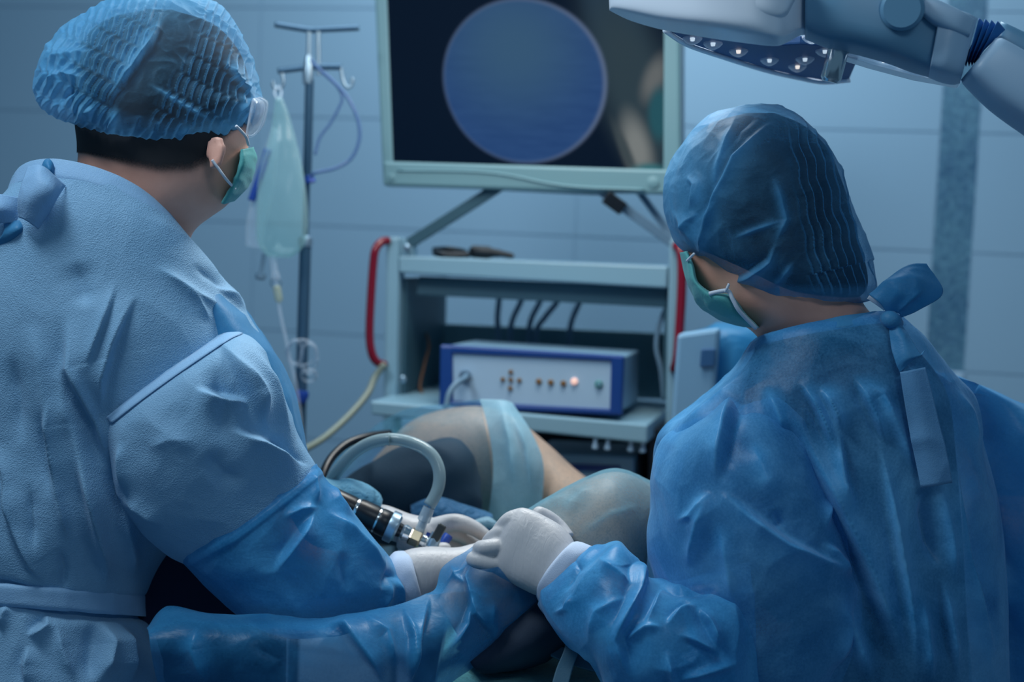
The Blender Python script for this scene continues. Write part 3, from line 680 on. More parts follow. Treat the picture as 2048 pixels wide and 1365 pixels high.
q = ptube('looped_tube', [(622, 120, DI - .03), (640, 140, DI - .03), (668, 165, DI - .03), (695, 195, DI - .03), (714, 235, DI - .03), (719, 275, DI - .03), (704, 315, DI - .03), (672, 336, DI - .03), (630, 346, DI - .03), (622, 355, DI - .02)], .0036, clear('tube_blue', (.12, .22, .42), .55, .2, (.7, .8, .95))); tag(q, 'bluish tube looping out beside the drip stand pole', 'tube')
q = ptube('looped_tube', [(640, 138, DI), (668, 164, DI), (684, 192, DI), (678, 215, DI), (660, 248, DI), (640, 275, DI), (630, 310, DI)], .0030, clear('tube_blue2', (.14, .24, .44), .5, .2, (.7, .8, .95))); tag(q, 'short tube hanging inside the larger loop on the drip stand', 'tube')

# ------------------------------------------------------------------ surgical lamp
DLp = 1.80
la = thing('surgical_lamp', 'white swivelling surgical lamp head with LED underside and blue bellows', 'lamp', P(1620, 60, DLp))
loft('housing', [(1216, -30, 1219, 20, DLp + .02, .004, .004), (1222, -50, 1226, 22, DLp + .01, .020, .012), (1258, -70, 1262, 37, DLp, .04, .02), (1322, -85, 1324, 55, DLp - .02, .05, .02), (1405, -80, 1407, 70, DLp - .04, .06, .02), (1490, -60, 1490, 82, DLp - .05, .06, .02), (1545, -40, 1550, 88, DLp - .05, .05, .02), (1580, -30, 1575, 80, DLp - .03, .035, .02), (1604, -25, 1600, 64, DLp - .01, .02, .03), (1622, -25, 1622, 62, DLp, .01, .03)], M['lamp_white'], la, 60, 72, ex=9, attrs=False)
# top ledge: raised lid line of the housing
loft('lid', [(1300, -60, 1303, -22, DLp - .045, .02, .05), (1392, -60, 1394, 10, DLp - .072, .02, .08), (1490, -60, 1490, 30, DLp - .088, .02, .08), (1560, -60, 1562, 36, DLp - .082, .02, .08), (1592, -50, 1590, 2, DLp - .05, .02, .05)], M['lamp_white'], la, 50, 56, ex=7, attrs=False)
uq2 = lambda name, pts, d, dep, mat, par, bev=.004: qbox(name, *pts, d, d, dep, mat, par, bev)
loft('joint_body', [(1610, -40, 1610, 66, DLp - .01, .03, .07), (1660, -40, 1658, 86, DLp - .015, .04, .07), (1720, -30, 1718, 100, DLp - .015, .045, .07), (1790, -20, 1775, 117, DLp - .015, .045, .06), (1850, 0, 1822, 133, DLp - .01, .04, .06), (1880, 16, 1862, 148, DLp - .01, .036, .05)], M['lamp_grey'], la, 40, 40, ex=4, attrs=False)
loft('end_block', [(1882, 14, 1858, 146, DLp - .02, .035, .05), (1915, 28, 1885, 156, DLp - .02, .038, .05), (1938, 36, 1908, 160, DLp - .015, .036, .05), (1953, 44, 1922, 158, DLp - .01, .03, .045)], M['arm_white'], la, 26, 40, ex=4.5, attrs=False)
c0 = P(1804, 18, DLp - .075); lathe('pivot_disc', c0, c0 + (P(1810, 16, DLp) - c0) * 1.0, [(0, .022), (.06, .0262), (.8, .0268), (1, .0268)], M['lamp_grey'], la, 32)
loft('cover_plate', [(1846, -10, 1843, 30, DLp - .05, .012, .04), (1880, 4, 1868, 48, DLp - .052, .012, .04), (1925, 26, 1908, 66, DLp - .05, .012, .04), (1950, 42, 1938, 74, DLp - .045, .01, .03)], M['arm_white'], la, 20, 32, ex=4, attrs=False)
bl = []
for k in range(9):
    f = k / 8; o_ = k % 2; s = .027 if o_ == 0 else .038
    bl.append((1956 + 46 * f + (4 if o_ == 0 else -5), 46 + 10 * f + (8 if o_ == 0 else -6), 1930 + 26 * f, 122 - 4 * f - (6 if o_ == 0 else -8), DLp, s, s))
loft('bellows', bl, M['bellow'], la, 90, 48, ex=2.6, attrs=False)
loft('arm', [(1985, 84, 1930, 150, DLp - .015, .03, .04), (1998, 86, 1936, 160, DLp - .02, .036, .045), (2060, 122, 1990, 212, DLp - .02, .04, .05), (2160, 182, 2080, 276, DLp - .02, .04, .05), (2300, 270, 2220, 370, DLp - .02, .04, .05)], M['arm_white'], la, 30, 40, ex=4, attrs=False)
loft('arm_upper', [(2000, 50, 1985, 110, DLp + .05, .03, .04), (2024, 62, 2000, 130, DLp + .05, .034, .04), (2120, 110, 2080, 190, DLp + .05, .034, .04), (2280, 200, 2240, 290, DLp + .05, .034, .04)], M['lamp_grey'], la, 24, 36, ex=4, attrs=False)
# LED underside: tilted plate behind the housing, with lenses and a clear rim
zp = P(1600, 154, 2.02)[2]
def on_panel(px, py):
    r = P(px, py, 1) - CAM; tl = np.array([-.03, .10, 1.0]); tl /= np.linalg.norm(tl); p0 = P(1600, 154, 2.12)
    return CAM + r * (((p0 - CAM) @ tl) / (r @ tl))
pl = [(1330, 58), (1374, 86), (1448, 112), (1531, 138), (1600, 154), (1648, 162), (1700, 158), (1716, 120), (1690, 96), (1600, 88), (1540, 92), (1480, 86), (1400, 68), (1340, 44)]
V = [on_panel(x, y) for x, y in pl]; nrm = np.array([-.03, .10, 1.0]); nrm /= np.linalg.norm(nrm); n = len(pl)
bevelled(mobj('led_panel', V + [v + nrm * .012 for v in V], [list(range(n)), [2 * n - 1 - i for i in range(n)]] + [[i, i + n, (i + 1) % n + n, (i + 1) % n] for i in range(n)], M['led_panel'], la, False), .003)
rim = [v - nrm * .002 for v in V[:7]]
tube('panel_rim', rim, .0035, M['lamp_white'], la, 10)
M['warm_led'] = plain('led_die', (.9, .8, .7), .3, emit=(1, .86, .74), es=1.4); M['cool_led'] = plain('led_die_cool', (.85, .9, 1), .3, emit=(.8, .92, 1), es=1.0)
for k, (px, py) in enumerate(((1426, 86), (1477, 101), (1539, 119), (1595, 132), (1610, 117), (1650, 101), (1624, 74), (1385, 76))):
    a = on_panel(px, py); q = lathe('led_lens', a + nrm * .001, a - nrm * .009, [(0, .0135), (.3, .013), (.7, .009), (1, .003)], M['lens'], la, 20)
    lathe('led', a, a - nrm * .004, [(0, .0035), (1, .0028)], M['warm_led'] if k in (1, 3) else M['cool_led'], q, 12)
pe = [(1690, 92, .06), (1760, 112, .06), (1840, 138, .06), (1925, 162, .05), (1920, 168, .05), (1830, 152, .05), (1740, 128, .05), (1688, 112, .05)]
Vp = [P(x, y, DLp + d) for x, y, d in pe]; n = len(pe)
bevelled(mobj('clear_rim', Vp + [v + YC * .05 for v in Vp], [list(range(n)), [2 * n - 1 - i for i in range(n)]] + [[i, i + n, (i + 1) % n + n, (i + 1) % n] for i in range(n)], clear('rim_acrylic', (.6, .72, .85), .45, .1), la, False), .002)
for px, py in ((1768, 120), (1802, 131), (1862, 147)):
    a = P(px, py, DLp + .045); lathe('rim_led', a, a - YC * .004, [(0, .004), (1, .002)], M['cool_led'], la, 12)
lathe('sterile_handle', P(1681, 84, DLp + .02), P(1660, 164, DLp + .03), [(0, .0125), (.05, .0135), (.9, .0135), (.94, .012), (1, .010)], M['chrome'], la, 10)

# ------------------------------------------------------------------ people
def remeshed(o, vox, it=6, fac=.5):
    r = o.modifiers.new('remesh', 'REMESH'); r.mode = 'VOXEL'; r.voxel_size = vox; r.use_smooth_shade = True
    s = o.modifiers.new('smooth', 'SMOOTH'); s.factor = fac; s.iterations = it; return o
def finger(pts, r):
    """round-ended finger chain, points (px, py, depth), radii in metres"""
    W_ = [P(*p) for p in pts]; t = W_[-1] - W_[-2]; t /= np.linalg.norm(t)
    W_ = W_ + [W_[-1] + t * r[-1] * .55, W_[-1] + t * r[-1] * .9]; r = list(r) + [r[-1] * .80, r[-1] * .35]
    return tubegeo(W_, r, 14, 5)
def body(name, rows, limbs, mat, parent, extra=(), vox=.006):
    g = [loft('b', rows, None, raw=True, nv=70, nu=56)] + [tubegeo([P(*p) for p in pts], r, 16, 6) for pts, r in limbs] + list(extra)
    V, F = join(g); return remeshed(mobj(name, V, F, mat, parent), vox, 4)
def ear(c, h, w, d, tilt):
    """outer ear: rim torus and lobe, centred at a picture point"""
    u = (UP * math.cos(tilt) + RT * math.sin(tilt)); v = (RT * math.cos(tilt) - UP * math.sin(tilt)); c = P(*c)
    rim = [c + u * h * math.sin(t) * (.5) + v * w * .5 * math.cos(t) - FW * (.004 * math.cos(t)) for t in np.linspace(-2.0, 3.6, 16)]
    return [tubegeo(rim, .0045, 10, 3), tubegeo([c - u * h * .52, c - u * h * .36 + v * .002, c + u * h * .1 + FW * .005, c + u * h * .38 + FW * .004], [.004, .007, .010, .006], 12, 5)]

# ---- the man
D1 = 1.98
man = thing('person', 'person seen from behind in pale blue gown with pleated bouffant cap, mask and goggles', 'person', (P(250, 900, 2.0)[0], P(250, 900, 2.0)[1], 0))
HL = [(300, 20, 340, 20, D1, .01, .01), (215, 42, 425, 50, D1, .055, .05), (165, 95, 478, 110, D1, .082, .075), (150, 170, 498, 190, D1, .09, .085), (156, 250, 496, 268, D1, .09, .085),
      (160, 290, 494, 325, D1, .086, .08), (158, 330, 484, 372, D1, .082, .075), (150, 362, 452, 412, D1, .078, .07), (132, 392, 392, 455, D1, .076, .068), (110, 425, 378, 492, D1, .078, .07),
      (40, 470, 410, 560, D1 + .02, .09, .09), (-50, 560, 480, 680, D1 + .04, .11, .11), (-100, 760, 440, 820, D1 + .07, .10, .12), (-100, 1000, 250, 1000, D1 + .09, .09, .06), (-110, 1400, 230, 1400, D1 + .09, .09, .05), (-110, 1900, 230, 1900, D1 + .09, .08, .05)]
mb = body('body', HL, [([(330, 700, 1.99), (430, 900, 1.97), (560, 1120, 1.97), (700, 1150, 2.0), (820, 1155, 2.02)], [.06, .055, .045, .030, .022])], M['skin'], man, ear((430, 306, D1 - .085), .040, .022, 0, .15), .005)
# stubbled hair on the back of the head, down to the hairline
HH = [(r[0] - 2, r[1] - 2, r[2] + 2, r[3] - 1, r[4], r[5] + .0028, r[6] + .0028) for r in HL[:9]]
def hairline(px): return np.interp(px, [150, 165, 200, 250, 320, 380, 415, 430, 470, 500], [306, 307, 316, 330, 345, 345, 330, 300, 262, 250])
Vh, Fh = loft('hair', HH, None, raw=True, nv=90, nu=130)
hx, hy, _ = proj(Vh); mobj('hair', Vh, Fh, M['hair_fade'], man, True, {'cover': np.clip((hairline(hx) - hy) / np.interp(hx, [160, 250, 420], [5, 22, 34]) + .25, 0, 2)})['label'] = 'closely cropped dark hair'
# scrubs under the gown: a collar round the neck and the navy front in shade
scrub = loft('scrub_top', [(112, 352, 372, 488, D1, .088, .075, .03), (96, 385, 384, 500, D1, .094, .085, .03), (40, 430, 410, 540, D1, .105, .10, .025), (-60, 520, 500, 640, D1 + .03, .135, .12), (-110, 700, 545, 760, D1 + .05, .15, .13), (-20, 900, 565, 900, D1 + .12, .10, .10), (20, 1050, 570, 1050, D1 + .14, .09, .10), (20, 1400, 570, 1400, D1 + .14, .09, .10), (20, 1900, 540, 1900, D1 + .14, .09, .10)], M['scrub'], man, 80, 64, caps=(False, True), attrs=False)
# gown body
lf = [([(160, 700), (195, 820), (225, 950), (258, 1090)], 30, .022, 'v'), ([(120, 700), (128, 800), (140, 880)], 16, .008, 'r'), ([(141, 620), (143, 734), (171, 796), (195, 850), (215, 920), (240, 1000)], 26, 0.0226, 's'),
      ([(115, 787), (145, 840), (167, 928), (180, 1000), (190, 1100), (200, 1180)], 15, 0.0142, 'r'),
      ([(104, 790), (96, 850), (105, 920), (119, 1000)], 16, 0.0142, 's'),
      ([(158, 900), (175, 970), (193, 1054), (205, 1130), (211, 1190)], 22, 0.0198, 's'),
      ([(105, 935), (120, 1010), (136, 1085)], 9, 0.0113, 'r'),
      ([(0, 960), (30, 1060), (60, 1130), (95, 1170)], 14, 0.0113, 's'),
      ([(233, 560), (215, 620), (193, 681), (180, 720), (176, 756)], 9, 0.0084, 'S'),
      ([(275, 580), (245, 640), (225, 690), (205, 760), (198, 840)], 11, 0.0113, 'S'),
      ([(305, 530), (350, 560), (396, 593), (440, 612), (465, 622)], 10, 0.0084, 'r'),
      ([(358, 565), (390, 600), (424, 648)], 7, 0.0070, 'r'), ([(431, 567), (465, 595), (497, 632)], 8, 0.0084, 's'),
      ([(380, 530), (430, 560), (470, 600)], 8, 0.0070, 'v'), ([(60, 640), (80, 720), (92, 800), (90, 900)], 22, 0.0099, 'r'),
      ([(20, 700), (35, 800), (40, 900)], 20, 0.0099, 'v'), ([(150, 520), (160, 560), (175, 620)], 24, 0.0084, 'v'),
      ([(0, 880), (15, 960), (20, 1060)], 14, 0.0113, 's'), ([(60, 960), (66, 1040), (70, 1110)], 12, 0.0084, 'v'),
      ([(250, 1020), (258, 1090), (262, 1160)], 12, 0.0099, 'r'), ([(120, 1090), (130, 1140), (125, 1190)], 9, 0.0084, 'v'),
      ([(203, 1235), (208, 1290), (196, 1380)], 26, 0.0255, 's'), ([(226, 1235), (240, 1300), (262, 1380)], 14, 0.0170, 'r'),
      ([(97, 1225), (92, 1250), (55, 1278)], 12, 0.0127, 's'), ([(20, 1200), (8, 1230), (0, 1260)], 10, 0.0113, 'r'), ([(300, 1235), (305, 1290), (318, 1370)], 9, 0.0084, 'r'),
      ([(110, 1240), (120, 1300), (150, 1370)], 14, 0.0113, 'r'), ([(60, 1290), (50, 1330), (55, 1380)], 14, 0.0099, 's'),
      ([(-20, 1178), (60, 1197), (150, 1214), (220, 1219), (310, 1219)], 22, -.012, 'T')]
gown = loft('gown', [(30, 418, 382, 505, D1, .097, .09, .075), (22, 435, 400, 520, D1, .108, .095, .065), (-30, 480, 445, 565, D1 + .01, .135, .115, .05), (-95, 545, 505, 650, D1 + .03, .165, .13, .03), (-125, 640, 545, 718, D1 + .04, .182, .14, .01), (-140, 780, 560, 800, D1 + .05, .185, .15), (-140, 920, 520, 920, D1 + .06, .18, .15), (-140, 1020, 420, 1020, D1 + .06, .178, .1), (-140, 1110, 330, 1110, D1 + .06, .175, .06), (-130, 1195, 291, 1195, D1 + .06, .168, .05), (-140, 1260, 297, 1260, D1 + .06, .172, .05), (-140, 1330, 312, 1330, D1 + .06, .178, .05), (-150, 1450, 340, 1450, D1 + .06, .185, .05), (-150, 1900, 380, 1900, D1 + .06, .19, .05)], M['gown_white'], man, 380, 430, ex=2.15, fl=lf, cru=[(9, .004, (1, 1, .45)), (26, 0.00070, (1, 1, .6))], caps=(False, False))
gown['label'] = 'pale blue non-woven surgical gown'
# neck band of the gown
def ringband(name, rows, mat, parent, nv=10, nu=120, fl=None, cru=None): return loft(name, rows, mat, parent, nv, nu, ex=2.15, fl=fl, cru=cru, caps=(False, False))
ringband('neck_band', [(30, 412, 378, 496, D1, .099, .09, .077), (27, 418, 384, 503, D1, .102, .092, .076), (22, 432, 396, 516, D1, .110, .097, .069), (18, 436, 402, 522, D1, .1105, .097, .066)], M['gown_trim'], gown, cru=[(20, 0.00075, (1, 1, 1))])
ringband('belt', [(-135, 1158, 290, 1192, D1 + .06, .170, .05), (-136, 1163, 291, 1196, D1 + .06, .174, .05), (-136, 1180, 291, 1212, D1 + .06, .175, .05), (-136, 1197, 292, 1230, D1 + .06, .175, .05), (-135, 1201, 292, 1234, D1 + .06, .171, .05)], M['gown_trim'], gown, 14, 160, cru=[(18, .002, (1, 1, .6))])
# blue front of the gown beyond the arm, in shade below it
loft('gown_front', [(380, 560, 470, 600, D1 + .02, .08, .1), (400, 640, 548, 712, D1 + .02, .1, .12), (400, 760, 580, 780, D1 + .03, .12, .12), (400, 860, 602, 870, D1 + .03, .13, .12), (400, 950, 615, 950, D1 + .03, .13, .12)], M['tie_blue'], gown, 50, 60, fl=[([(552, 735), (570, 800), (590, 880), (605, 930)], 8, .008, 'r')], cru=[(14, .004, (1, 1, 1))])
# near sleeve, upper part of the pale cloth
sf = [([(440, 681), (484, 752), (519, 818), (545, 866)], 10, 0.0140, 's'), ([(385, 782), (440, 800), (503, 812)], 15, 0.0182, 'S'), ([(453, 860), (519, 886), (607, 938)], 16, 0.0198, 'S'),
      ([(405, 900), (450, 950), (500, 960)], 22, 0.0084, 'v'), ([(500, 690), (530, 760), (560, 830), (590, 900)], 10, 0.0112, 'r'), ([(545, 866), (575, 905), (622, 935)], 9, 0.0112, 'v'),
      ([(250, 990), (290, 1020), (330, 1050)], 12, 0.0099, 'r'), ([(245, 880), (248, 940), (252, 985)], 8, 0.0084, 'r'), ([(420, 720), (450, 800), (440, 900)], 26, 0.0112, 'v'),
      ([(470, 720), (510, 780), (535, 840)], 10, 0.0126, 'r'), ([(290, 900), (340, 880), (400, 880)], 20, 0.0056, 'r')]
sl = loft('sleeve', [(250, 800, 455, 640, 2.0, .06, .06), (214, 828, 478, 658, 1.94, .085, .07), (218, 870, 520, 700, 1.92, .10, .08), (236, 950, 556, 785, 1.92, .105, .08), (258, 1008, 588, 862, 1.93, .105, .08), (300, 1066, 612, 905, 1.94, .10, .08), (345, 1104, 628, 930, 1.95, .097, .08), (382, 1124, 634, 944, 1.955, .095, .08)], M['gown_white'], gown, 220, 230, ex=2.2, fl=sf, cru=[(10, .004, (1, 1, 1)), (26, 0.00060, (1, 1, 1))], caps=(False, False))
sl['label'] = 'pale sleeve with a seam at the shoulder'
st_ = ribbon('seam_tape', [(217, 842), (270, 800), (330, 756), (400, 708), (455, 672), (482, 660)], 17, [gown, sl], M['gown_trim'], gown, .003)
# near sleeve, film reinforced forearm
ff = [([(634, 1020), (605, 1070), (570, 1120), (549, 1150)], 9, 0.0156, 's'), ([(646, 1019), (690, 1060), (740, 1110), (778, 1150)], 9, 0.0156, 'r'), ([(634, 1015), (626, 980), (614, 945)], 8, 0.0091, 'r'),
      ([(640, 1018), (600, 1022), (560, 1040)], 9, 0.0078, 'r'), ([(756, 1181), (776, 1150), (800, 1160)], 8, 0.0091, 'v'), ([(778, 1150), (770, 1190), (745, 1225)], 7, 0.0104, 'r'), ([(785, 1150), (795, 1190), (800, 1225)], 5, 0.0091, 'r'),
      ([(700, 1190), (690, 1150), (680, 1100)], 14, 0.0078, 'v'), ([(385, 1122), (470, 1078), (560, 1010), (640, 945)], 8, .003, 'T'), ([(660, 960), (670, 1000), (700, 1040)], 8, 0.0078, 'r')]
sl2 = loft('sleeve_forearm', [(365, 1116, 630, 930, 1.955, .090, .08), (378, 1126, 640, 946, 1.955, .098, .08), (440, 1185, 674, 990, 1.955, .10, .08), (510, 1240, 706, 1035, 1.96, .098, .08), (590, 1268, 742, 1080, 1.965, .09, .075), (680, 1264, 776, 1116, 1.98, .075, .065), (742, 1242, 800, 1144, 2.0, .055, .05), (776, 1226, 808, 1168, 2.01, .042, .04), (790, 1212, 812, 1178, 2.015, .03, .03)], M['gown_film'], gown, 150, 170, ex=2.2, fl=ff, cru=[(12, .004, (1, 1, 1)), (30, 0.00065, (1, 1, 1))], caps=(False, False))
sl2['label'] = 'shiny blue film forearm of the sleeve'
# tie bow at the nape
tie = patch('tie_bow', [[(55, 334, 1.84), (80, 330, 1.83), (108, 350, 1.84), (131, 372, 1.86)], [(45, 365, 1.83), (75, 365, 1.815), (105, 380, 1.82), (115, 395, 1.84)], [(36, 398, 1.83), (60, 400, 1.815), (85, 410, 1.82), (98, 425, 1.84)], [(38, 435, 1.84), (50, 440, 1.83), (65, 450, 1.83), (76, 459, 1.84)]], M['gown_trim'], gown, 40, 50, cru=[(30, 0.00100, (1, 1, 1))], thick=.0012)
patch('tie_end', [[(-40, 386, 1.85), (0, 389, 1.85), (40, 396, 1.86)], [(-40, 415, 1.84), (0, 418, 1.84), (42, 422, 1.86)], [(-40, 445, 1.85), (0, 447, 1.85), (45, 443, 1.86)]], M['gown_trim'], gown, 24, 40, cru=[(30, 0.00100, (1, 1, 1))])
patch('tie_end', [[(80, 345, 1.87), (88, 322, 1.87), (99, 317, 1.87)], [(92, 352, 1.865), (99, 338, 1.86), (107, 330, 1.87)], [(104, 358, 1.87), (110, 352, 1.87), (112, 348, 1.875)]], M['tie_blue'], gown, 20, 24, cru=[(30, 0.00100, (1, 1, 1))])
patch('tie_end', [[(8, 448, 1.86), (35, 442, 1.855), (62, 450, 1.86)], [(6, 468, 1.85), (35, 462, 1.845), (50, 468, 1.86)], [(-20, 500, 1.86), (15, 492, 1.86), (30, 480, 1.87)]], M['tie_blue'], gown, 20, 24, cru=[(30, 0.00100, (1, 1, 1))])
# bouffant cap
def pleats(ang, pitch, rowh, amp, wob, region=None, dens=.7, thick=None, pk=.9):
    ca, sa = math.cos(ang), math.sin(ang)
    def f(V, N_):
        px, py, _ = proj(V); c = CAM - V; c /= np.linalg.norm(c, axis=1)[:, None]; face = np.clip(((N_ * c).sum(1) + .1) / .3, 0, 1)
        a = px * ca + py * sa; b = -px * sa + py * ca; row = np.floor(b / rowh); rb = b / rowh - row
        ph = (a + wob * np.sin(b * .09 + row * 2.1) + row * pitch * .37) / pitch; ph = ph - np.floor(ph)
        prof = np.where(ph < .72, ph / .72, (1 - ph) / .28) - .5
        w = np.clip(np.minimum(rb, 1 - rb) / .12, 0, 1) if rowh < 500 else 1
        g = face * w * (region(px, py) if region else 1)
        return amp * prof * g, np.clip(np.where(ph > dens, 1.0, .0) * g * pk + (thick(px, py) if thick else 0), 0, 1)
    return f
def capreg(px, py):
    d = seg_dist(px, py, [(365, 30), (345, 90), (300, 160), (262, 232)])[0]      # a smooth taut patch without pleats
    return np.clip(1.25 - np.abs((py - 140) / 150) ** 3, 0, 1) * np.clip((d - 26) / 26, 0, 1)
cf = [([(82, 168), (130, 150), (180, 160)], 10, 0.0096, 'r'), ([(90, 120), (140, 115), (190, 105)], 10, 0.0084, 'r'), ([(205, 210), (250, 160), (300, 90), (335, 30)], 13, 0.0108, 's'), ([(290, 165), (350, 200), (430, 245)], 4, 0.0030, 'r'),
      ([(440, 120), (470, 160), (505, 205)], 11, 0.0096, 's'), ([(470, 230), (490, 205), (515, 200)], 7, 0.0072, 'r'), ([(480, 260), (500, 235), (514, 218)], 8, 0.0072, 'v'), ([(215, 268), (225, 240), (245, 215)], 7, 0.0072, 'r'), ([(150, 244), (170, 222), (200, 215)], 8, 0.0072, 'r'),
      ([(350, 288), (360, 262), (385, 240)], 7, 0.0060, 'r'), ([(300, 275), (312, 250), (322, 235)], 6, 0.0060, 'v'), ([(265, 268), (275, 245), (282, 225)], 6, 0.0060, 'v'), ([(110, 212), (130, 190), (165, 180)], 8, 0.0072, 'v'), ([(410, 302), (430, 270), (460, 240)], 9, 0.0060, 'r')]
cap = loft('cap', [(296, -20, 346, -20, D1, .012, .012), (212, 8, 428, 10, D1, .066, .06), (135, 58, 478, 66, D1, .10, .09), (98, 106, 500, 125, D1, .115, .10), (86, 138, 511, 172, D1, .12, .105), (80, 168, 520, 214, D1, .122, .105), (92, 208, 508, 246, D1, .118, .10), (126, 232, 470, 268, D1, .108, .095), (160, 246, 428, 298, D1, .096, .088), (166, 250, 420, 298, D1, .091, .085)], M['cap'], man, 230, 420, fl=cf, cru=[(16, .004, (1, 1, 1)), (45, .0016, (1, 1, 1))], disp=pleats(rad(28), 17, 42, .0048, 3, capreg, .60, lambda x, y: .8 * np.clip((np.hypot((x - 335) / 175, (y - 132) / 112) - .90) / .35, 0, 1), .52), caps=(True, False))
cap['label'] = 'pleated pale blue bouffant cap'
# mask, its loops and the goggles
mk = loft('mask', [(490, 298, 503, 295, D1 - .01, .058, .05), (487, 325, 508, 320, D1 - .01, .062, .05), (480, 352, 501, 350, D1 - .01, .062, .05), (466, 380, 487, 377, D1 - .01, .058, .05), (450, 406, 463, 402, D1 - .01, .045, .04)], M['mask'], man, 40, 40, cru=[(30, .002, (.3, .3, 2))])
mk['label'] = 'green surgical mask'
ptube('ear_loop', [(424, 320, D1 - .093), (436, 336, D1 - .090), (452, 358, D1 - .082), (470, 378, D1 - .060)], .0019, M['white_elastic'], mk)
ptube('ear_loop', [(472, 252, D1 - .088), (482, 262, D1 - .080), (492, 274, D1 - .066), (497, 290, D1 - .05)], .0020, M['white_elastic'], mk)
gg = loft('goggles', [(508, 196, 520, 194, D1 - .02, .035, .04), (506, 206, 532, 205, D1 - .02, .045, .05), (502, 228, 531, 226, D1 - .02, .05, .05), (500, 250, 523, 250, D1 - .02, .05, .05), (496, 270, 513, 268, D1 - .02, .045, .04)], clear('goggle_plastic', (.65, .72, .80), .22, .05), man, 30, 36, attrs=False)
ptube('goggle_rim', [(518, 196, D1 - .06), (531, 206, D1 - .05), (528, 232, D1 - .05), (520, 256, D1 - .055), (506, 271, D1 - .065), (497, 272, D1 - .07)], .0016, M['clear'], gg)

# his gloves
def glove(name, palm, fingers, parent, mat, vox=.0022, disp=None):
    g = [loft('g', palm, None, raw=True, nv=40, nu=36, ex=2.3)] + [finger(*f) for f in fingers]
    V, F = join(g); return remeshed(mobj(name, V, F, mat, parent), vox, 5)
glove('glove', [(795, 1108, 800, 1215, 2.015, .032, .03), (825, 1098, 838, 1208, 2.02, .033, .03), (862, 1094, 880, 1195, 2.03, .034, .028), (905, 1096, 925, 1175, 2.04, .03, .025), (945, 1092, 955, 1150, 2.05, .022, .02)],
      [([(925, 1112, 2.045), (965, 1100, 2.05), (1000, 1098, 2.06)], [.013, .0115, .010]), ([(930, 1132, 2.04), (972, 1122, 2.045), (1010, 1120, 2.05)], [.013, .0115, .010]), ([(925, 1150, 2.04), (968, 1150, 2.045), (1005, 1150, 2.055)], [.013, .0115, .010]), ([(905, 1165, 2.04), (940, 1175, 2.045), (970, 1180, 2.06)], [.012, .010, .009]), ([(830, 1125, 2.05), (862, 1105, 2.07), (890, 1098, 2.08)], [.012, .011, .010])], man, M['glove'])
c_ = loft('glove_cuff', [(775, 1120, 786, 1225, 2.012, .036, .033), (790, 1106, 802, 1222, 2.015, .040, .036), (812, 1104, 838, 1214, 2.018, .042, .037), (820, 1108, 846, 1206, 2.02, .040, .036)], M['cuff'], man, 24, 48, ex=2.3, cru=[(40, .001, (1, 1, 1))], caps=(False, True))
c_['label'] = 'white knit cuff at the wrist'
glove('glove', [(735, 1008, 740, 1062, 2.13, .026, .026), (775, 1012, 780, 1080, 2.13, .030, .026), (825, 1030, 832, 1098, 2.13, .030, .026), (870, 1036, 875, 1105, 2.13, .026, .024)],
      [([(865, 1055, 2.12), (910, 1045, 2.115), (945, 1056, 2.12), (972, 1074, 2.125)], [.014, .013, .012, .010]), ([(860, 1068, 2.13), (900, 1064, 2.13), (930, 1075, 2.14), (950, 1090, 2.15)], [.014, .0125, .011, .010]), ([(860, 1084, 2.14), (900, 1085, 2.15), (925, 1095, 2.16)], [.013, .012, .010]), ([(855, 1098, 2.14), (885, 1105, 2.15), (905, 1112, 2.16)], [.012, .010, .009]), ([(800, 1080, 2.11), (838, 1095, 2.10), (870, 1098, 2.09)], [.014, .012, .010])], man, M['glove'])
loft('far_sleeve', [(560, 960, 570, 1060, 2.12, .05, .05), (625, 955, 630, 1060, 2.12, .05, .05), (668, 962, 672, 1050, 2.12, .042, .042), (700, 959, 705, 1048, 2.12, .04, .04), (735, 972, 738, 1044, 2.12, .035, .035), (758, 986, 756, 1036, 2.125, .028, .03), (764, 1000, 760, 1026, 2.13, .018, .02)], fabric('gown_cuff_light', (.14, .42, .62), (.22, .52, .70), .5, .3, 700, .15, .5, 30), gown, 60, 70, fl=[([(690, 970), (720, 985), (745, 1010)], 6, .005, 'r'), ([(680, 990), (710, 1000), (730, 1020)], 6, .004, 'v'), ([(735, 975), (745, 995), (740, 1015)], 5, .004, 'r')], cru=[(30, 0.00200, (1, 1, 1))])

# ---- the woman
D2 = 1.98
wo = thing('person', 'person turned away in shiny blue film gown with smooth bouffant cap and green mask', 'person', (P(1650, 900, 2.0)[0], P(1650, 900, 2.0)[1], 0))
HR = [(1495, 232, 1545, 232, D2, .012, .01), (1425, 255, 1600, 255, D2, .058, .05), (1385, 300, 1645, 300, D2, .082, .075), (1362, 350, 1668, 355, D2, .09, .085), (1358, 410, 1690, 420, D2, .09, .085), (1362, 470, 1705, 490, D2, .088, .08), (1372, 520, 1712, 550, D2, .085, .078), (1392, 565, 1716, 585, D2, .082, .075), (1425, 610, 1722, 604, D2, .08, .072),
      (1475, 645, 1740, 628, D2, .076, .07), (1515, 672, 1762, 646, D2, .072, .066), (1515, 720, 1800, 700, D2 + .02, .078, .08), (1430, 830, 1880, 780, D2 + .04, .12, .11), (1370, 950, 1900, 900, D2 + .05, .12, .07), (1360, 1200, 1920, 1180, D2 + .05, .12, .07), (1360, 1500, 1930, 1500, D2 + .05, .12, .07), (1360, 1900, 1930, 1900, D2 + .05, .12, .07)]
body('body', HR, [([(1480, 930, 1.97), (1500, 1080, 1.95), (1520, 1240, 1.92), (1400, 1250, 1.90), (1260, 1210, 1.92), (1150, 1150, 1.94)], [.055, .05, .045, .042, .035, .028])], M['skin'], wo, vox=.005)
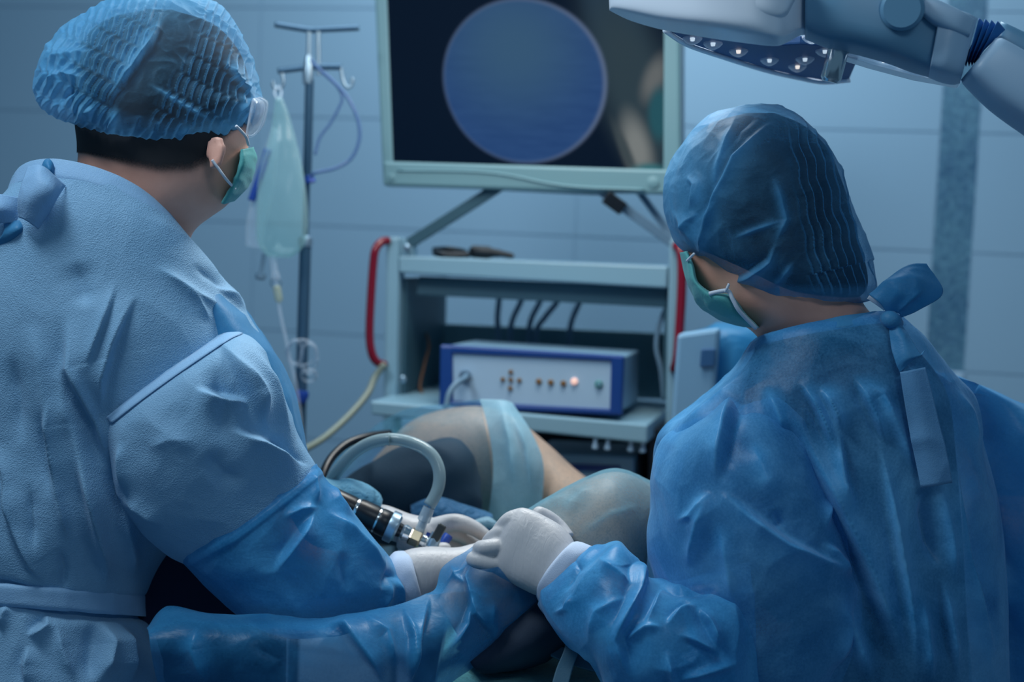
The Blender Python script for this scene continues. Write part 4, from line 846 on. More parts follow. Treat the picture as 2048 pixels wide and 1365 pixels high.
loft('hair', [(1493, 226, 1548, 226, D2, .014, .012), (1420, 248, 1604, 250, D2, .066, .055), (1376, 290, 1652, 296, D2, .092, .08), (1353, 345, 1676, 350, D2, .1, .09), (1348, 410, 1699, 418, D2, .1, .09), (1355, 464, 1714, 484, D2, .099, .086), (1374, 500, 1730, 536, D2, .097, .083), (1408, 534, 1732, 572, D2, .092, .08), (1452, 566, 1718, 592, D2, .085, .077), (1480, 576, 1708, 596, D2, .080, .074)], M['hair'], wo, 50, 60, attrs=False)
loft('scrub_top', [(1512, 692, 1785, 648, D2, .081, .075, .008), (1500, 720, 1822, 690, D2 + .02, .096, .095), (1420, 830, 1885, 780, D2 + .04, .128, .12), (1362, 950, 1905, 900, D2 + .05, .135, .08), (1350, 1200, 1925, 1180, D2 + .05, .135, .08), (1350, 1500, 1935, 1500, D2 + .05, .135, .08), (1350, 1900, 1935, 1900, D2 + .05, .135, .08)], M['scrub'], wo, 40, 60, attrs=False)
tube('scrub_sleeve', [P(1470, 900, 1.99), P(1490, 1000, 1.965), P(1520, 1130, 1.95), P(1540, 1240, 1.94)], [.075, .075, .070, .062], M['scrub'], wo, 24)
rf = [([(1566, 800), (1611, 869), (1644, 948), (1684, 1026), (1728, 1116), (1784, 1255), (1830, 1380)], 34, 0.0274, 's'),
      ([(1600, 760), (1635, 820), (1672, 905)], 10, 0.0136, 's'), ([(1639, 772), (1665, 820), (1686, 866)], 9, 0.0121, 's'), ([(1706, 748), (1740, 820), (1773, 893)], 11, 0.0136, 's'),
      ([(1672, 856), (1676, 900), (1683, 962), (1705, 1030)], 10, 0.0136, 'S'), ([(1754, 856), (1760, 900), (1768, 959), (1785, 1060), (1803, 1165), (1835, 1370)], 12, 0.0151, 's'),
      ([(1838, 970), (1850, 1040), (1862, 1100), (1872, 1140)], 7, 0.0213, 'v'), ([(1876, 1140), (1890, 1240), (1912, 1365)], 11, 0.0121, 's'), ([(1902, 903), (1912, 1000), (1928, 1105), (1955, 1220), (1986, 1330)], 10, 0.0136, 'S'),
      ([(1870, 960), (1895, 1080), (1905, 1180)], 12, 0.0107, 'r'), ([(1532, 772), (1555, 820), (1578, 882)], 14, 0.0136, 'r'), ([(1715, 760), (1760, 790), (1800, 880), (1830, 960)], 12, 0.0121, 'r'),
      ([(1900, 770), (1930, 830), (1945, 920)], 14, 0.0121, 'r'), ([(1350, 862), (1352, 920), (1340, 975)], 9, 0.0136, 's'), ([(1310, 890), (1345, 900), (1356, 935)], 10, 0.0121, 'v'), ([(1500, 740), (1460, 790), (1400, 840), (1352, 868)], 14, 0.0121, 'r'),
      ([(1800, 720), (1830, 780), (1850, 850)], 12, 0.0121, 's'), ([(1680, 1180), (1705, 1260), (1740, 1365)], 16, 0.0182, 'r'), ([(1830, 1180), (1845, 1280), (1860, 1380)], 14, 0.0121, 'r')]
g2 = loft('gown', [(1508, 688, 1786, 640, D2, .084, .08, .012), (1500, 700, 1800, 652, D2, .094, .09, .012), (1466, 750, 1850, 694, D2 + .01, .122, .11, .01), (1388, 815, 1895, 748, D2 + .03, .155, .13), (1326, 870, 1932, 805, D2 + .04, .17, .10), (1308, 950, 1950, 900, D2 + .05, .18, .09), (1299, 1060, 1976, 1010, D2 + .05, .182, .09), (1297, 1180, 1990, 1140, D2 + .05, .182, .09), (1300, 1400, 1997, 1390, D2 + .05, .185, .09), (1300, 1900, 2000, 1900, D2 + .05, .19, .09)], M['gown_blue'], wo, 380, 430, ex=2.2, fl=rf, cru=[(9, .0055, (1, 1, .5)), (24, 0.00100, (1, 1, .7))], caps=(False, False))
g2['label'] = 'shiny blue film surgical gown open down the back'
ringband('neck_band', [(1510, 684, 1788, 634, D2, .086, .08, .013), (1507, 690, 1792, 640, D2, .089, .082, .013), (1500, 703, 1802, 654, D2, .097, .092, .013), (1497, 706, 1806, 657, D2, .097, .092, .013)], M['tie_blue'], g2, cru=[(18, .002, (1, 1, 1))])
uf = [([(1466, 800), (1482, 790), (1452, 860), (1440, 910), (1428, 975)], 11, 0.0200, 'S'), ([(1428, 978), (1500, 1035), (1571, 1088), (1640, 1125), (1706, 1157)], 14, 0.0200, 'S'), ([(1424, 985), (1400, 1060), (1378, 1140)], 12, 0.0143, 'r'), ([(1425, 980), (1390, 1030), (1355, 1045)], 10, 0.0114, 'r'),
      ([(1640, 1080), (1650, 1000), (1630, 930)], 10, 0.0114, 'r'), ([(1638, 1082), (1665, 1110), (1700, 1155)], 12, 0.0128, 'r'), ([(1672, 1188), (1690, 1250), (1660, 1340)], 16, 0.0128, 'r'), ([(1500, 880), (1530, 960), (1560, 1000)], 24, 0.0085, 'r'), ([(1545, 1020), (1560, 1045), (1550, 1060)], 8, 0.0071, 'v'), ([(1440, 1040), (1460, 1140), (1470, 1220)], 14, 0.0114, 'r')]
us = loft('sleeve', [(1420, 830, 1560, 800, 2.0, .10, .06), (1345, 868, 1600, 850, 1.97, .13, .07), (1318, 915, 1630, 930, 1.955, .142, .08), (1306, 985, 1660, 1030, 1.945, .145, .08), (1300, 1060, 1695, 1140, 1.94, .142, .08), (1310, 1140, 1706, 1215, 1.94, .138, .08), (1335, 1240, 1685, 1310, 1.94, .13, .08), (1360, 1340, 1650, 1390, 1.94, .12, .08), (1400, 1460, 1600, 1470, 1.94, .08, .06)], M['gown_blue'], g2, 260, 260, ex=2.2, fl=uf, cru=[(10, .0055, (1, 1, 1)), (24, 0.00100, (1, 1, 1))], caps=(False, True))
ef = [([(1240, 1094), (1270, 1130), (1262, 1190), (1235, 1285)], 11, 0.0143, 's'), ([(1262, 1190), (1200, 1225), (1180, 1290)], 14, 0.0095, 'r'), ([(1262, 1200), (1238, 1282), (1262, 1360)], 9, 0.0119, 'S'), ([(1200, 1120), (1230, 1150), (1264, 1182)], 9, 0.0095, 'r'), ([(1150, 1190), (1140, 1220), (1110, 1228)], 6, 0.0059, 'r'), ([(1240, 1285), (1290, 1262), (1330, 1260)], 8, 0.0107, 'r'),
      ([(1330, 1260), (1360, 1230), (1395, 1215)], 8, 0.0107, 'S'), ([(1395, 1215), (1420, 1250), (1440, 1300)], 9, 0.0119, 's'), ([(1330, 1300), (1345, 1360), (1350, 1400)], 8, 0.0095, 'r'), ([(1345, 1362), (1420, 1340), (1480, 1322)], 9, 0.0119, 'r'), ([(1355, 1270), (1400, 1290), (1440, 1308)], 7, 0.0083, 's'), ([(1330, 1175), (1310, 1225), (1290, 1260)], 11, 0.0095, 's'), ([(1145, 1110), (1160, 1140), (1130, 1190)], 7, 0.0048, 'v'), ([(1300, 1170), (1360, 1190), (1440, 1180)], 12, 0.0095, 'v')]
fs = loft('sleeve_forearm', [(1500, 1130, 1520, 1440, 1.90, .09, .08), (1430, 1150, 1440, 1440, 1.885, .11, .09), (1345, 1168, 1320, 1410, 1.88, .115, .09), (1292, 1162, 1232, 1384, 1.885, .11, .08), (1266, 1122, 1186, 1316, 1.89, .098, .08), (1240, 1088, 1140, 1288, 1.90, .086, .07), (1214, 1098, 1106, 1252, 1.915, .07, .06, .004), (1198, 1100, 1085, 1222, 1.925, .056, .05, .010), (1190, 1106, 1079, 1208, 1.93, .047, .045, .013)], M['gown_film'], g2, 220, 240, ex=2.2, fl=ef, cru=[(13, .006, (1, 1, 1)), (28, 0.00100, (1, 1, 1))], caps=(True, False))
fs['label'] = 'crumpled blue film forearm of the sleeve'
# her far side: the sleeve beyond the back
loft('far_sleeve', [(1850, 735, 1930, 770, 2.10, .06, .08), (1880, 760, 2060, 826, 2.12, .09, .1), (1910, 850, 2110, 900, 2.13, .11, .1), (1930, 1000, 2130, 1040, 2.14, .12, .1), (1950, 1200, 2130, 1220, 2.14, .12, .1), (1960, 1400, 2120, 1400, 2.14, .12, .1)], M['gown_film'], g2, 80, 80, fl=[([(1925, 850), (1960, 920), (1985, 1000)], 14, .01, 's'), ([(1990, 900), (2010, 1000), (2020, 1150)], 20, .01, 'r')], cru=[(10, .008, (1, 1, .6))], caps=(True, True))
# tie: bow, tails, hanging strap
kn = P(1783, 640, 1.875)
bow = patch('tie_bow', [[(1776, 632, 1.875), (1765, 612, 1.87), (1752, 600, 1.87), (1738, 590, 1.88)], [(1790, 625, 1.87), (1795, 590, 1.855), (1790, 560, 1.86), (1772, 562, 1.875)], [(1800, 630, 1.87), (1830, 595, 1.86), (1838, 560, 1.86), (1815, 531, 1.875)], [(1792, 640, 1.875), (1832, 622, 1.87), (1884, 586, 1.875), (1852, 528, 1.88)]], M['tie_blue'], g2, 50, 50, fl=[([(1790, 630), (1815, 600), (1850, 575)], 7, .005, 'r')], cru=[(26, 0.00200, (1, 1, 1))], thick=.001)
patch('tie_end', [[(1778, 645, 1.875), (1790, 640, 1.87), (1800, 645, 1.875)], [(1782, 690, 1.86), (1805, 680, 1.85), (1822, 680, 1.855)], [(1792, 725, 1.85), (1815, 715, 1.84), (1842, 710, 1.845)], [(1800, 746, 1.85), (1820, 725, 1.845), (1850, 700, 1.85)]], M['tie_blue'], g2, 40, 36, cru=[(28, 0.00150, (1, 1, 1))])
patch('tie_end', [[(1734, 598, 1.885), (1740, 590, 1.88), (1752, 588, 1.885)], [(1752, 610, 1.88), (1758, 600, 1.87), (1766, 598, 1.88)], [(1768, 622, 1.88), (1774, 612, 1.875), (1778, 608, 1.88)]], M['white_elastic'], g2, 20, 20)
patch('tie_strap', [[(1800, 745, 1.845), (1825, 740, 1.84), (1850, 735, 1.845)], [(1808, 798, 1.842), (1838, 798, 1.837), (1867, 797, 1.842)], [(1822, 880, 1.84), (1852, 882, 1.834), (1886, 880, 1.84)], [(1842, 976, 1.84), (1870, 972, 1.835), (1904, 966, 1.84)]], M['gown_tie'], g2, 40, 30, cru=[(14, .003, (1, 1, 1))])
V, F = join([tubegeo([P(1770, 636, 1.88), P(1782, 640, 1.868), P(1796, 648, 1.88)], [.008, .012, .008], 14, 5)]); mobj('tie_knot', V, F, M['tie_blue'], g2)
# cap, smooth in front with fine wavy pleats behind
rreg = lambda px, py: np.clip((px - (1570 + (py - 300) * .16)) / 30, 0, 1) * np.clip((py - 235) / 40, 0, 1) * np.clip((590 - py) / 30, 0, 1)
rc = [([(1560, 236), (1520, 270), (1470, 320), (1430, 400), (1410, 480), (1400, 520)], 15, 0.0120, 's'), ([(1478, 225), (1455, 280), (1436, 340), (1425, 400)], 9, 0.0084, 'r'), ([(1525, 225), (1480, 260), (1440, 330)], 5, 0.0036, 'v'), ([(1425, 400), (1412, 450), (1405, 510)], 11, 0.0096, 'r'),
      ([(1540, 340), (1560, 400), (1570, 440), (1545, 500)], 8, 0.0060, 'r'), ([(1375, 350), (1390, 370), (1385, 420)], 8, 0.0060, 's'), ([(1345, 420), (1375, 450), (1400, 500)], 9, 0.0072, 'r'), ([(1455, 570), (1500, 548), (1540, 520), (1555, 480)], 11, 0.0096, 'S'), ([(1400, 500), (1430, 540), (1465, 580)], 8, 0.0072, 'v'), ([(1540, 572), (1560, 560), (1590, 520)], 7, 0.0048, 'r'), ([(1460, 480), (1510, 460), (1570, 440)], 6, 0.0036, 'r'), ([(1365, 470), (1380, 440), (1400, 425)], 7, 0.0060, 'r')]
cap2 = loft('cap', [(1486, 213, 1554, 213, D2, .016, .015), (1418, 237, 1604, 240, D2, .072, .065), (1378, 275, 1641, 278, D2, .10, .09), (1348, 322, 1667, 322, D2, .112, .10), (1332, 370, 1690, 384, D2, .116, .102), (1334, 420, 1707, 430, D2, .117, .102), (1345, 462, 1723, 478, D2, .116, .10), (1360, 490, 1738, 526, D2, .113, .098), (1392, 517, 1748, 566, D2, .107, .094), (1424, 548, 1745, 592, D2, .099, .088), (1462, 580, 1722, 600, D2, .090, .082), (1475, 582, 1712, 600, D2, .083, .078)], M['cap_right'], wo, 230, 380, fl=rc, cru=[(14, .0035, (1, 1, 1)), (40, .0013, (1, 1, 1))], disp=pleats(rad(-13), 17, 900, .0065, 2.2, rreg, .68, lambda x, y: .8 * np.clip((1440 + (y - 350) * .1 - x) / 60, 0, 1) + .5 * np.clip((y - 545) / 30, 0, 1) * (x < 1560) + .5 * np.clip((y - 566) / 14, 0, 1), 1.0), caps=(True, False))
cap2['label'] = 'blue bouffant cap with fine wavy pleats at the back'
mk2 = loft('mask', [(1362, 505, 1374, 503, D2 - .03, .02, .03), (1368, 530, 1384, 530, D2 - .03, .035, .04), (1374, 560, 1394, 565, D2 - .03, .045, .05), (1388, 590, 1425, 588, D2 - .03, .055, .05), (1408, 616, 1460, 592, D2 - .03, .062, .05), (1442, 640, 1486, 628, D2 - .02, .062, .05), (1490, 654, 1512, 656, D2 - .01, .055, .05)], M['mask'], wo, 70, 60, fl=[([(1385, 570), (1400, 610), (1430, 632)], 6, .005, 's'), ([(1400, 585), (1425, 615), (1470, 640)], 6, .004, 's')], cru=[(30, 0.00075, (1, 1, 1))])
mk2['label'] = 'turquoise pleated surgical mask'
ptube('mask_edge', [(1418, 588, D2 - .088), (1440, 583, D2 - .092), (1457, 583, D2 - .094), (1466, 600, D2 - .094), (1480, 624, D2 - .090), (1512, 657, D2 - .075)], .0028, M['white_elastic'], mk2)
ptube('ear_loop', [(1374, 522, D2 - .06), (1382, 514, D2 - .075), (1388, 508, D2 - .085)], .0018, M['white_elastic'], mk2)
ptube('ear_loop', [(1450, 584, D2 - .094), (1454, 577, D2 - .098), (1458, 568, D2 - .1)], .0018, M['white_elastic'], mk2)
# her glove, back of the hand to the camera, fingers closed over the leg
glove('glove', [(1152, 1098, 1076, 1192, 1.94, .036, .032), (1144, 1076, 1062, 1187, 1.943, .036, .03), (1122, 1052, 1034, 1173, 1.946, .033, .026), (1092, 1034, 1008, 1159, 1.95, .028, .022), (1062, 1020, 990, 1149, 1.953, .024, .02), (1040, 1016, 980, 1141, 1.957, .021, .018), (1022, 1027, 976, 1130, 1.962, .018, .016), (1008, 1046, 980, 1112, 1.967, .014, .014)],
      [([(1042, 1034, 1.957), (1020, 1042, 1.957), (1002, 1060, 1.966), (990, 1076, 1.98)], [.0125, .0125, .0115, .010]), ([(1020, 1060, 1.957), (1000, 1068, 1.958), (984, 1078, 1.966), (974, 1090, 1.98)], [.0125, .012, .011, .010]),
       ([(1010, 1092, 1.952), (988, 1095, 1.945), (967, 1097, 1.945), (960, 1098, 1.952)], [.012, .0118, .0115, .011]), ([(1010, 1130, 1.952), (982, 1128, 1.945), (957, 1122, 1.945), (947, 1119, 1.952)], [.0125, .012, .0115, .011]),
       ([(1130, 1080, 1.975), (1115, 1056, 1.982), (1095, 1038, 1.98), (1078, 1027, 1.975)], [.015, .013, .012, .010])], wo, M['glove'], .0018)
c_ = loft('glove_cuff', [(1205, 1112, 1094, 1225, 1.93, .043, .04, .013), (1186, 1098, 1080, 1206, 1.932, .044, .04, .014), (1160, 1088, 1073, 1194, 1.938, .045, .038, .014), (1150, 1088, 1072, 1187, 1.942, .042, .036, .013)], M['cuff'], wo, 24, 48, ex=2.3, cru=[(40, .0008, (1, 1, 1))], caps=(True, True))
c_['label'] = 'white knit cuff at the wrist'

# ---- the patient on the table
pa = thing('patient', 'patient on the table, bare legs under blue film drapes', 'person', P(1150, 1400, 2.15))
leg_rows = [(870, 1195, 950, 1330, 2.02, .06, .07), (905, 1140, 985, 1332, 2.03, .075, .08), (960, 1088, 1050, 1328, 2.04, .085, .09), (1040, 1034, 1115, 1292, 2.06, .09, .10), (1130, 982, 1190, 1245, 2.07, .09, .10), (1225, 944, 1270, 1200, 2.08, .09, .10), (1300, 968, 1340, 1190, 2.13, .088, .09), (1380, 1010, 1420, 1200, 2.24, .085, .09), (1500, 1060, 1540, 1240, 2.30, .08, .08)]
V1, F1 = loft('l', leg_rows, None, raw=True, nv=70, nu=48)
V2, F2 = loft('l', [(690, 985, 720, 1100, 2.46, .06, .06), (760, 905, 800, 1090, 2.48, .07, .07), (830, 838, 880, 1080, 2.50, .08, .08), (940, 812, 985, 1080, 2.50, .085, .09), (1020, 830, 1040, 1090, 2.50, .09, .09), (1100, 892, 1095, 1100, 2.48, .09, .09), (1165, 950, 1150, 1130, 2.46, .09, .09), (1300, 1040, 1260, 1200, 2.44, .1, .1), (1420, 1080, 1400, 1240, 2.42, .12, .12)], None, raw=True, nv=70, nu=48)
V3, F3 = tubegeo([P(1350, 1110, 2.34), P(1600, 1150, 2.38), P(1850, 1150, 2.40), P(2100, 1150, 2.42)], [.11, .13, .14, .13], 24, 6)
V4, F4 = tubegeo([P(1390, 1100, 2.25), P(1480, 1130, 2.31), P(1620, 1140, 2.37)], [.085, .09, .11], 24, 6)
V, F = join([(V1, F1), (V2, F2), (V3, F3), (V4, F4)])
remeshed(mobj('body', V, F, M['skin_leg'], pa), .007, 5)
pw = loft('leg_shade', [(915, 1300, 955, 1340, 2.03, .092, .08), (960, 1252, 1000, 1334, 2.035, .102, .09), (1010, 1196, 1060, 1328, 2.045, .108, .1), (1070, 1146, 1120, 1294, 2.06, .110, .108), (1140, 1116, 1190, 1252, 2.07, .108, .108), (1250, 1090, 1275, 1208, 2.09, .106, .105), (1330, 1095, 1345, 1200, 2.16, .10, .098)], plain('leg_shade', (.006, .022, .05), .8, bump=.3, bscale=400), pa, 60, 50, cru=[(12, .004, (1, 1, 1))], attrs=False)  # dark shell standing in for the shade on the leg's underside
pw['label'] = 'dark blue shell painted as shade under the near leg'
# clear film over the near leg
loft('film_wrap', [(1000, 1062, 1075, 1316, 2.05, .094, .1), (1040, 1030, 1115, 1296, 2.06, .096, .104), (1130, 977, 1190, 1249, 2.07, .096, .104), (1225, 939, 1270, 1204, 2.08, .096, .104), (1300, 963, 1340, 1194, 2.13, .093, .095), (1370, 1000, 1410, 1204, 2.22, .09, .095)], fabric('leg_film', (.10, .30, .40), (.22, .46, .58), .45, .3, 700, .05, .15, 18, alpha=.16, alpha_fold=.6, alpha_edge=.75, clouds=.3), pa, 110, 110, fl=[([(1060, 1030), (1100, 1005), (1150, 990)], 10, .005, 'r'), ([(1120, 1035), (1150, 1000), (1190, 970)], 12, .006, 'r'), ([(1150, 1080), (1220, 1030), (1290, 1010)], 8, .003, 'r')], cru=[(24, 0.00100, (1, 1, 1))], caps=(False, False))

# blue film drape over the lower leg, hanging in front of the table
df = [([(345, 1222), (470, 1246), (600, 1252), (700, 1240)], 10, 0.0063, 'r'), ([(640, 1252), (690, 1262), (745, 1330), (775, 1380)], 14, 0.0105, 's'), ([(720, 1240), (770, 1270), (790, 1340)], 10, 0.0084, 'r'), ([(808, 1216), (822, 1280), (815, 1360)], 10, 0.0095, 's'), ([(860, 1192), (835, 1270), (810, 1380)], 14, 0.0105, 'S'),
      ([(960, 1110), (935, 1160), (945, 1230), (1000, 1280)], 9, 0.0063, 's'), ([(900, 1130), (915, 1160), (940, 1175)], 7, 0.0052, 'r'), ([(890, 1170), (920, 1150), (960, 1120)], 7, 0.0052, 'r'), ([(1080, 1190), (1030, 1235), (962, 1308)], 5, 0.0052, 'r'), ([(400, 1250), (385, 1300), (420, 1370)], 18, 0.0084, 'r'), ([(500, 1290), (560, 1320), (580, 1370)], 20, 0.0084, 'v'), ([(950, 1190), (930, 1250), (880, 1320)], 12, 0.0084, 's'), ([(985, 1200), (975, 1240), (1000, 1270)], 10, 0.0042, 'r')]
dr = patch('surgical_drape', [
    [(298, 1262, 1.84), (345, 1221, 1.86), (470, 1243, 1.86), (600, 1249, 1.86), (720, 1236, 1.87), (800, 1216, 1.90), (868, 1188, 1.94), (886, 1138, 1.97), (936, 1106, 1.99), (988, 1076, 2.0)],
    [(300, 1275, 1.80), (380, 1250, 1.81), (480, 1262, 1.81), (600, 1270, 1.81), (720, 1260, 1.82), (808, 1244, 1.86), (885, 1216, 1.91), (928, 1168, 1.935), (985, 1136, 1.94), (1034, 1106, 1.955)],
    [(304, 1300, 1.79), (400, 1290, 1.79), (500, 1302, 1.79), (610, 1310, 1.79), (730, 1302, 1.80), (828, 1288, 1.84), (915, 1256, 1.895), (975, 1216, 1.925), (1030, 1180, 1.945), (1082, 1190, 1.97)],
    [(312, 1340, 1.80), (412, 1340, 1.79), (512, 1350, 1.79), (620, 1353, 1.79), (740, 1348, 1.80), (836, 1332, 1.84), (912, 1308, 1.90), (962, 1278, 1.935), (1006, 1252, 1.955), (1046, 1226, 1.975)],
    [(330, 1430, 1.82), (430, 1430, 1.81), (520, 1430, 1.81), (630, 1430, 1.81), (750, 1430, 1.82), (830, 1412, 1.86), (880, 1380, 1.92), (915, 1352, 1.95), (940, 1330, 1.965), (960, 1309, 1.98)]],
    M['drape'], None, 150, 300, fl=df, cru=[(6, .007, (1, 1, 1)), (22, 0.00100, (1, 1, 1))])
tag(dr, 'blue see-through film drape gathered over the lower leg in front of the man', 'drape')
# pale film drape over the far knee
d2 = patch('surgical_drape', [
    [(960, 800, 2.44), (995, 800, 2.42), (1025, 806, 2.43)], [(975, 850, 2.40), (1015, 840, 2.385), (1052, 850, 2.40)], [(985, 910, 2.38), (1035, 905, 2.365), (1082, 912, 2.385)],
    [(985, 970, 2.37), (1040, 970, 2.36), (1086, 975, 2.38)], [(975, 1040, 2.37), (1030, 1050, 2.36), (1075, 1060, 2.38)]], M['drape_clear'], None, 60, 60,
    fl=[([(1000, 805), (1020, 880), (1030, 980)], 8, .006, 'r'), ([(1020, 820), (1050, 900), (1065, 990)], 9, .007, 's')], cru=[(20, 0.00200, (1, 1, .4))])
tag(d2, 'pale translucent film strip draped down over the far raised knee', 'drape')
d3 = patch('surgical_drape', [
    [(680, 905, 2.46), (735, 868, 2.46), (800, 828, 2.44), (870, 812, 2.42), (960, 800, 2.42)], [(660, 950, 2.42), (740, 900, 2.40), (810, 862, 2.40), (880, 846, 2.40), (970, 850, 2.40)],
    [(650, 985, 2.40), (740, 940, 2.385), (820, 910, 2.385), (890, 892, 2.39), (980, 910, 2.39)], [(645, 1020, 2.40), (740, 1000, 2.385), (830, 990, 2.385), (900, 980, 2.39), (985, 985, 2.39)], [(645, 1060, 2.40), (740, 1060, 2.39), (830, 1060, 2.39), (900, 1060, 2.39), (985, 1060, 2.39)]],
    fabric('drape_thin', (.10, .38, .50), (.18, .46, .58), .35, .4, 700, .1, .4, 14, alpha=.06, alpha_fold=.4, alpha_edge=.4, clouds=.15), None, 60, 80, fl=[([(700, 910), (780, 880), (850, 850)], 9, .006, 'r')], cru=[(14, .005, (1, 1, 1))])
tag(d3, 'thin clear film over the far knee behind the curved hose', 'drape')
# dark teal leg holder in front of the far leg
lh = thing('leg_holder', 'dark teal padded leg holder behind the gloved hand and hose', 'leg holder', P(830, 1090, 2.34))
loft('pad', [(668, 985, 660, 1080, 2.35, .03, .04), (705, 955, 700, 1085, 2.34, .045, .05), (770, 915, 770, 1085, 2.33, .05, .05), (840, 888, 845, 1085, 2.33, .05, .05), (898, 880, 905, 1085, 2.33, .05, .05), (936, 905, 945, 1080, 2.335, .045, .05), (956, 960, 962, 1070, 2.34, .03, .04)], M['teal'], lh, 60, 60, ex=2.4, cru=[(12, .006, (1, 1, 1))], attrs=False)
loft('cover', [(820, 1010, 825, 1080, 2.28, .02, .02), (870, 995, 875, 1080, 2.27, .025, .03), (920, 1008, 920, 1080, 2.28, .025, .03), (985, 1030, 990, 1080, 2.30, .02, .02)], fabric('holder_cover', (.02, .13, .30), (.04, .17, .34), .6, .2), lh, 30, 40, cru=[(20, 0.00200, (1, 1, 1))])
loft('rim', [(945, 1042, 948, 1060, 2.20, .01, .01), (975, 1034, 975, 1056, 2.20, .012, .012), (996, 1046, 988, 1062, 2.20, .01, .01)], fabric('blue_white_film', (.25, .45, .58), (.3, .5, .62), .4, .3), lh, 20, 24)
q = ptube('black_hose', [(640, 990, 2.25), (646, 950, 2.27), (664, 915, 2.30), (695, 888, 2.33), (735, 874, 2.36), (780, 868, 2.40)], .007, M['black']); tag(q, 'black cable curving behind the clear hose near the far knee', 'cable')

# operating table
tb = thing('operating_table', 'operating table with turquoise sheet and dark strap below the leg', 'table', (P(1200, 1400, 2.2)[0], P(1200, 1400, 2.2)[1], 0))
tz = P(1100, 1340, 2.02)[2]
def slab(name, cx, cy, z0, z1, sx, sy, mat, par, bev): return box(name, (cx, cy, (z0 + z1) / 2), sx, sy, z1 - z0, mat, par, bev, np.array([1., 0, 0]), np.array([0, 1., 0]), ZC)
cx, cy = tb.location[0], tb.location[1]
xl, xr, y0 = P(870, 1340, 2.02)[0], P(1285, 1340, 2.0)[0], 1.84
slab('mattress', (xl + xr) / 2, y0 + .38, tz - .07, tz - .006, xr - xl, .76, M['pad'], tb, .02)
slab('mattress', xr + .50, 2.40, tz - .07, tz - .006, .98, .34, M['pad'], tb, .02)
slab('table_frame', (xl + xr) / 2, y0 + .38, tz - .12, tz - .072, xr - xl - .02, .72, M['steel'], tb, .005)
slab('table_frame', xr + .50, 2.40, tz - .12, tz - .072, .96, .30, M['steel'], tb, .005)
lathe('column', (xr + .1, 2.40, .04), (xr + .1, 2.40, tz - .12), [(0, .16), (.5, .16), (.55, .13), (1, .13)], M['steel'], tb)
slab('base', xr + .1, 2.40, 0, .07, .8, .36, M['steel'], tb, .01)
patch('strap', [[(1132, 1268, 1.975), (1166, 1262, 1.975)], [(1128, 1300, 1.955), (1160, 1296, 1.955)], [(1112, 1340, 1.945), (1146, 1338, 1.945)], [(1098, 1390, 1.93), (1132, 1390, 1.93)]], M['strap'], tb, 30, 12, thick=.003)
patch('strap', [[(1098, 1280, 1.985), (1140, 1300, 1.975), (1190, 1318, 1.97), (1230, 1325, 1.97)], [(1102, 1312, 1.97), (1140, 1330, 1.965), (1190, 1344, 1.96), (1230, 1352, 1.96)]], M['strap'], tb, 12, 30, thick=.003)
# blue covered stand behind the woman
cvt = thing('instrument_table', 'covered instrument table under blue film behind the masked woman', 'table', (P(1450, 1000, 2.70)[0], P(1450, 1000, 2.70)[1], 0))
loft('cover', [(1396, 668, 1440, 655, 2.70, .06, .08), (1388, 690, 1530, 668, 2.70, .10, .1), (1384, 760, 1545, 740, 2.70, .11, .1), (1380, 900, 1560, 880, 2.70, .12, .1), (1380, 1200, 1570, 1200, 2.70, .12, .10), (1380, 1640, 1575, 1640, 2.70, .12, .10)], fabric('table_cover', (.02, .22, .48), (.06, .30, .55), .35, .4, 700, .1, .4, 10), cvt, 70, 70, fl=[([(1440, 660), (1432, 740), (1420, 850)], 10, .01, 's')], cru=[(8, .012, (1, 1, .5))])
qbox('pale_pack', (1354, 668), (1440, 656), (1424, 848), (1340, 866), 2.56, 2.56, .03, plain('pale_pack', (.16, .33, .50), .5), cvt, .008)
qbox('pack_badge', (1402, 698), (1432, 697), (1429, 734), (1399, 736), 2.552, 2.552, .006, plain('pack_badge', (.02, .09, .22), .5), cvt, .003)

# ------------------------------------------------------------------ the arthroscope and its hose
SD = 2.075
sc_ = thing('arthroscope', 'black and chrome arthroscope camera held between the gloved hands', 'instrument', P(800, 1060, SD))
def ax(f): return P(700 + 163 * f, 1015 + 76 * f, SD)
lathe('camera_grip', ax(-.35), ax(.06), [(0, .016), (.3, .0175), (.9, .0175), (1, .0165)], M['black'], sc_)
lathe('ring', ax(.055), ax(.09), [(0, .0182), (.5, .0188), (1, .0182)], M['chrome'], sc_)
lathe('grip_barrel', ax(.09), ax(.33), [(0, .0185), (.2, .0195), (.8, .0195), (1, .0185)], M['black'], sc_)
lathe('ring', ax(.325), ax(.345), [(0, .0192), (1, .0192)], M['chrome'], sc_)
lathe('focus_wheel', ax(.345), ax(.48), [(0, .0185), (.15, .0198), (.85, .0198), (1, .018)], M['black'], sc_, 18)
lathe('coupler', ax(.47), ax(.585), [(0, .0225), (.1, .0235), (.8, .0235), (.85, .020), (1, .018)], M['steel'], sc_)
lathe('neck', ax(.58), ax(.64), [(0, .011), (1, .010)], M['black'], sc_)
lathe('eyepiece', ax(.63), ax(.74), [(0, .010), (.3, .0125), (1, .0105)], M['chrome'], sc_)
lathe('hex_nut', ax(.735), ax(.87), [(0, .0125), (.1, .0135), (.85, .0135), (1, .011)], M['brass'], sc_, 6, False)
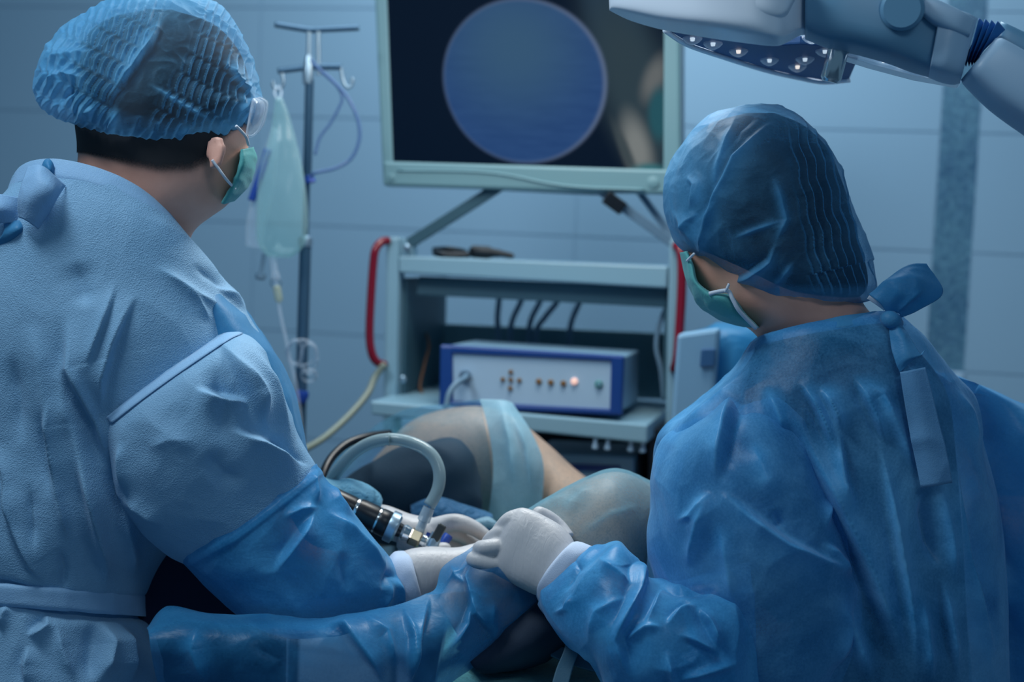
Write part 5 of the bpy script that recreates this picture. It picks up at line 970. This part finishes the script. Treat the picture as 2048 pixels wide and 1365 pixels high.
lathe('sheath', ax(.86), ax(1.0), [(0, .0095), (.4, .010), (.5, .0085), (1, .0085)], M['chrome'], sc_)
lathe('sheath_tube', ax(1.0), ax(1.5), [(0, .0028), (1, .0026)], M['chrome'], sc_)
pv = P(868, 1088, SD - .012); lathe('stopcock_body', P(862, 1096, SD - .02), P(874, 1068, SD - .015), [(0, .0085), (.3, .0095), (1, .008)], M['steel'], sc_)
bar('stopcock_lever', P(868, 1082, SD - .022), P(886, 1050, SD - .02), .0125, plain('dark_steel', (.07, .075, .075), .35, .6), sc_, .008)
lathe('blue_cap', P(886, 1088, SD + .01), P(898, 1070, SD + .012), [(0, .007), (.8, .0075), (1, .006)], M['blue_plastic'], sc_, 14)
lathe('blue_tap', P(852, 1080, SD + .01), P(858, 1066, SD + .012), [(0, .0035), (1, .003)], M['blue_plastic'], sc_, 12)
lathe('red_seal', P(832, 1080, SD), P(836, 1071, SD), [(0, .0095), (1, .009)], plain('red_seal', (.25, .012, .015), .4), sc_, 18)
lathe('spout', P(834, 1074, SD), P(858, 1016, SD), [(0, .0075), (.5, .0065), (.55, .0095), (1, .0085)], clear('spout', (.5, .6, .66), .5, .06), sc_, 16)
lathe('spout_pin', P(842, 1056, SD), P(868, 1002, SD), [(0, .0045), (.5, .004), (.52, .0055), (.6, .0055), (.62, .004), (1, .004)], M['steel'], sc_, 12)
hs = thing('irrigation_hose', 'grey translucent hose arching up from the arthroscope', 'hose', P(858, 1010, SD))
zx = [(858, 1012), (868, 996), (876, 977), (879, 955), (876, 934), (866, 914), (850, 899), (828, 888), (803, 881), (776, 879), (748, 884), (722, 896), (700, 913), (682, 934), (664, 958), (650, 985)]
hp = [(x, y, SD + .06 * (i / 15) ** 1.2) for i, (x, y) in enumerate(zx)]
ptube('tube_wall', hp, .0092, M['hose'], hs, 18, 4)
ptube('inner_bore', hp, .0052, plain('bore', (.16, .24, .27), .3), hs, 12, 4)
V, F = tubegeo([P(777, 879, SD + .0235), P(779, 879, SD + .0235)], .0099, 18, 2); mobj('joint_ring', V, F, M['hose'], hs)
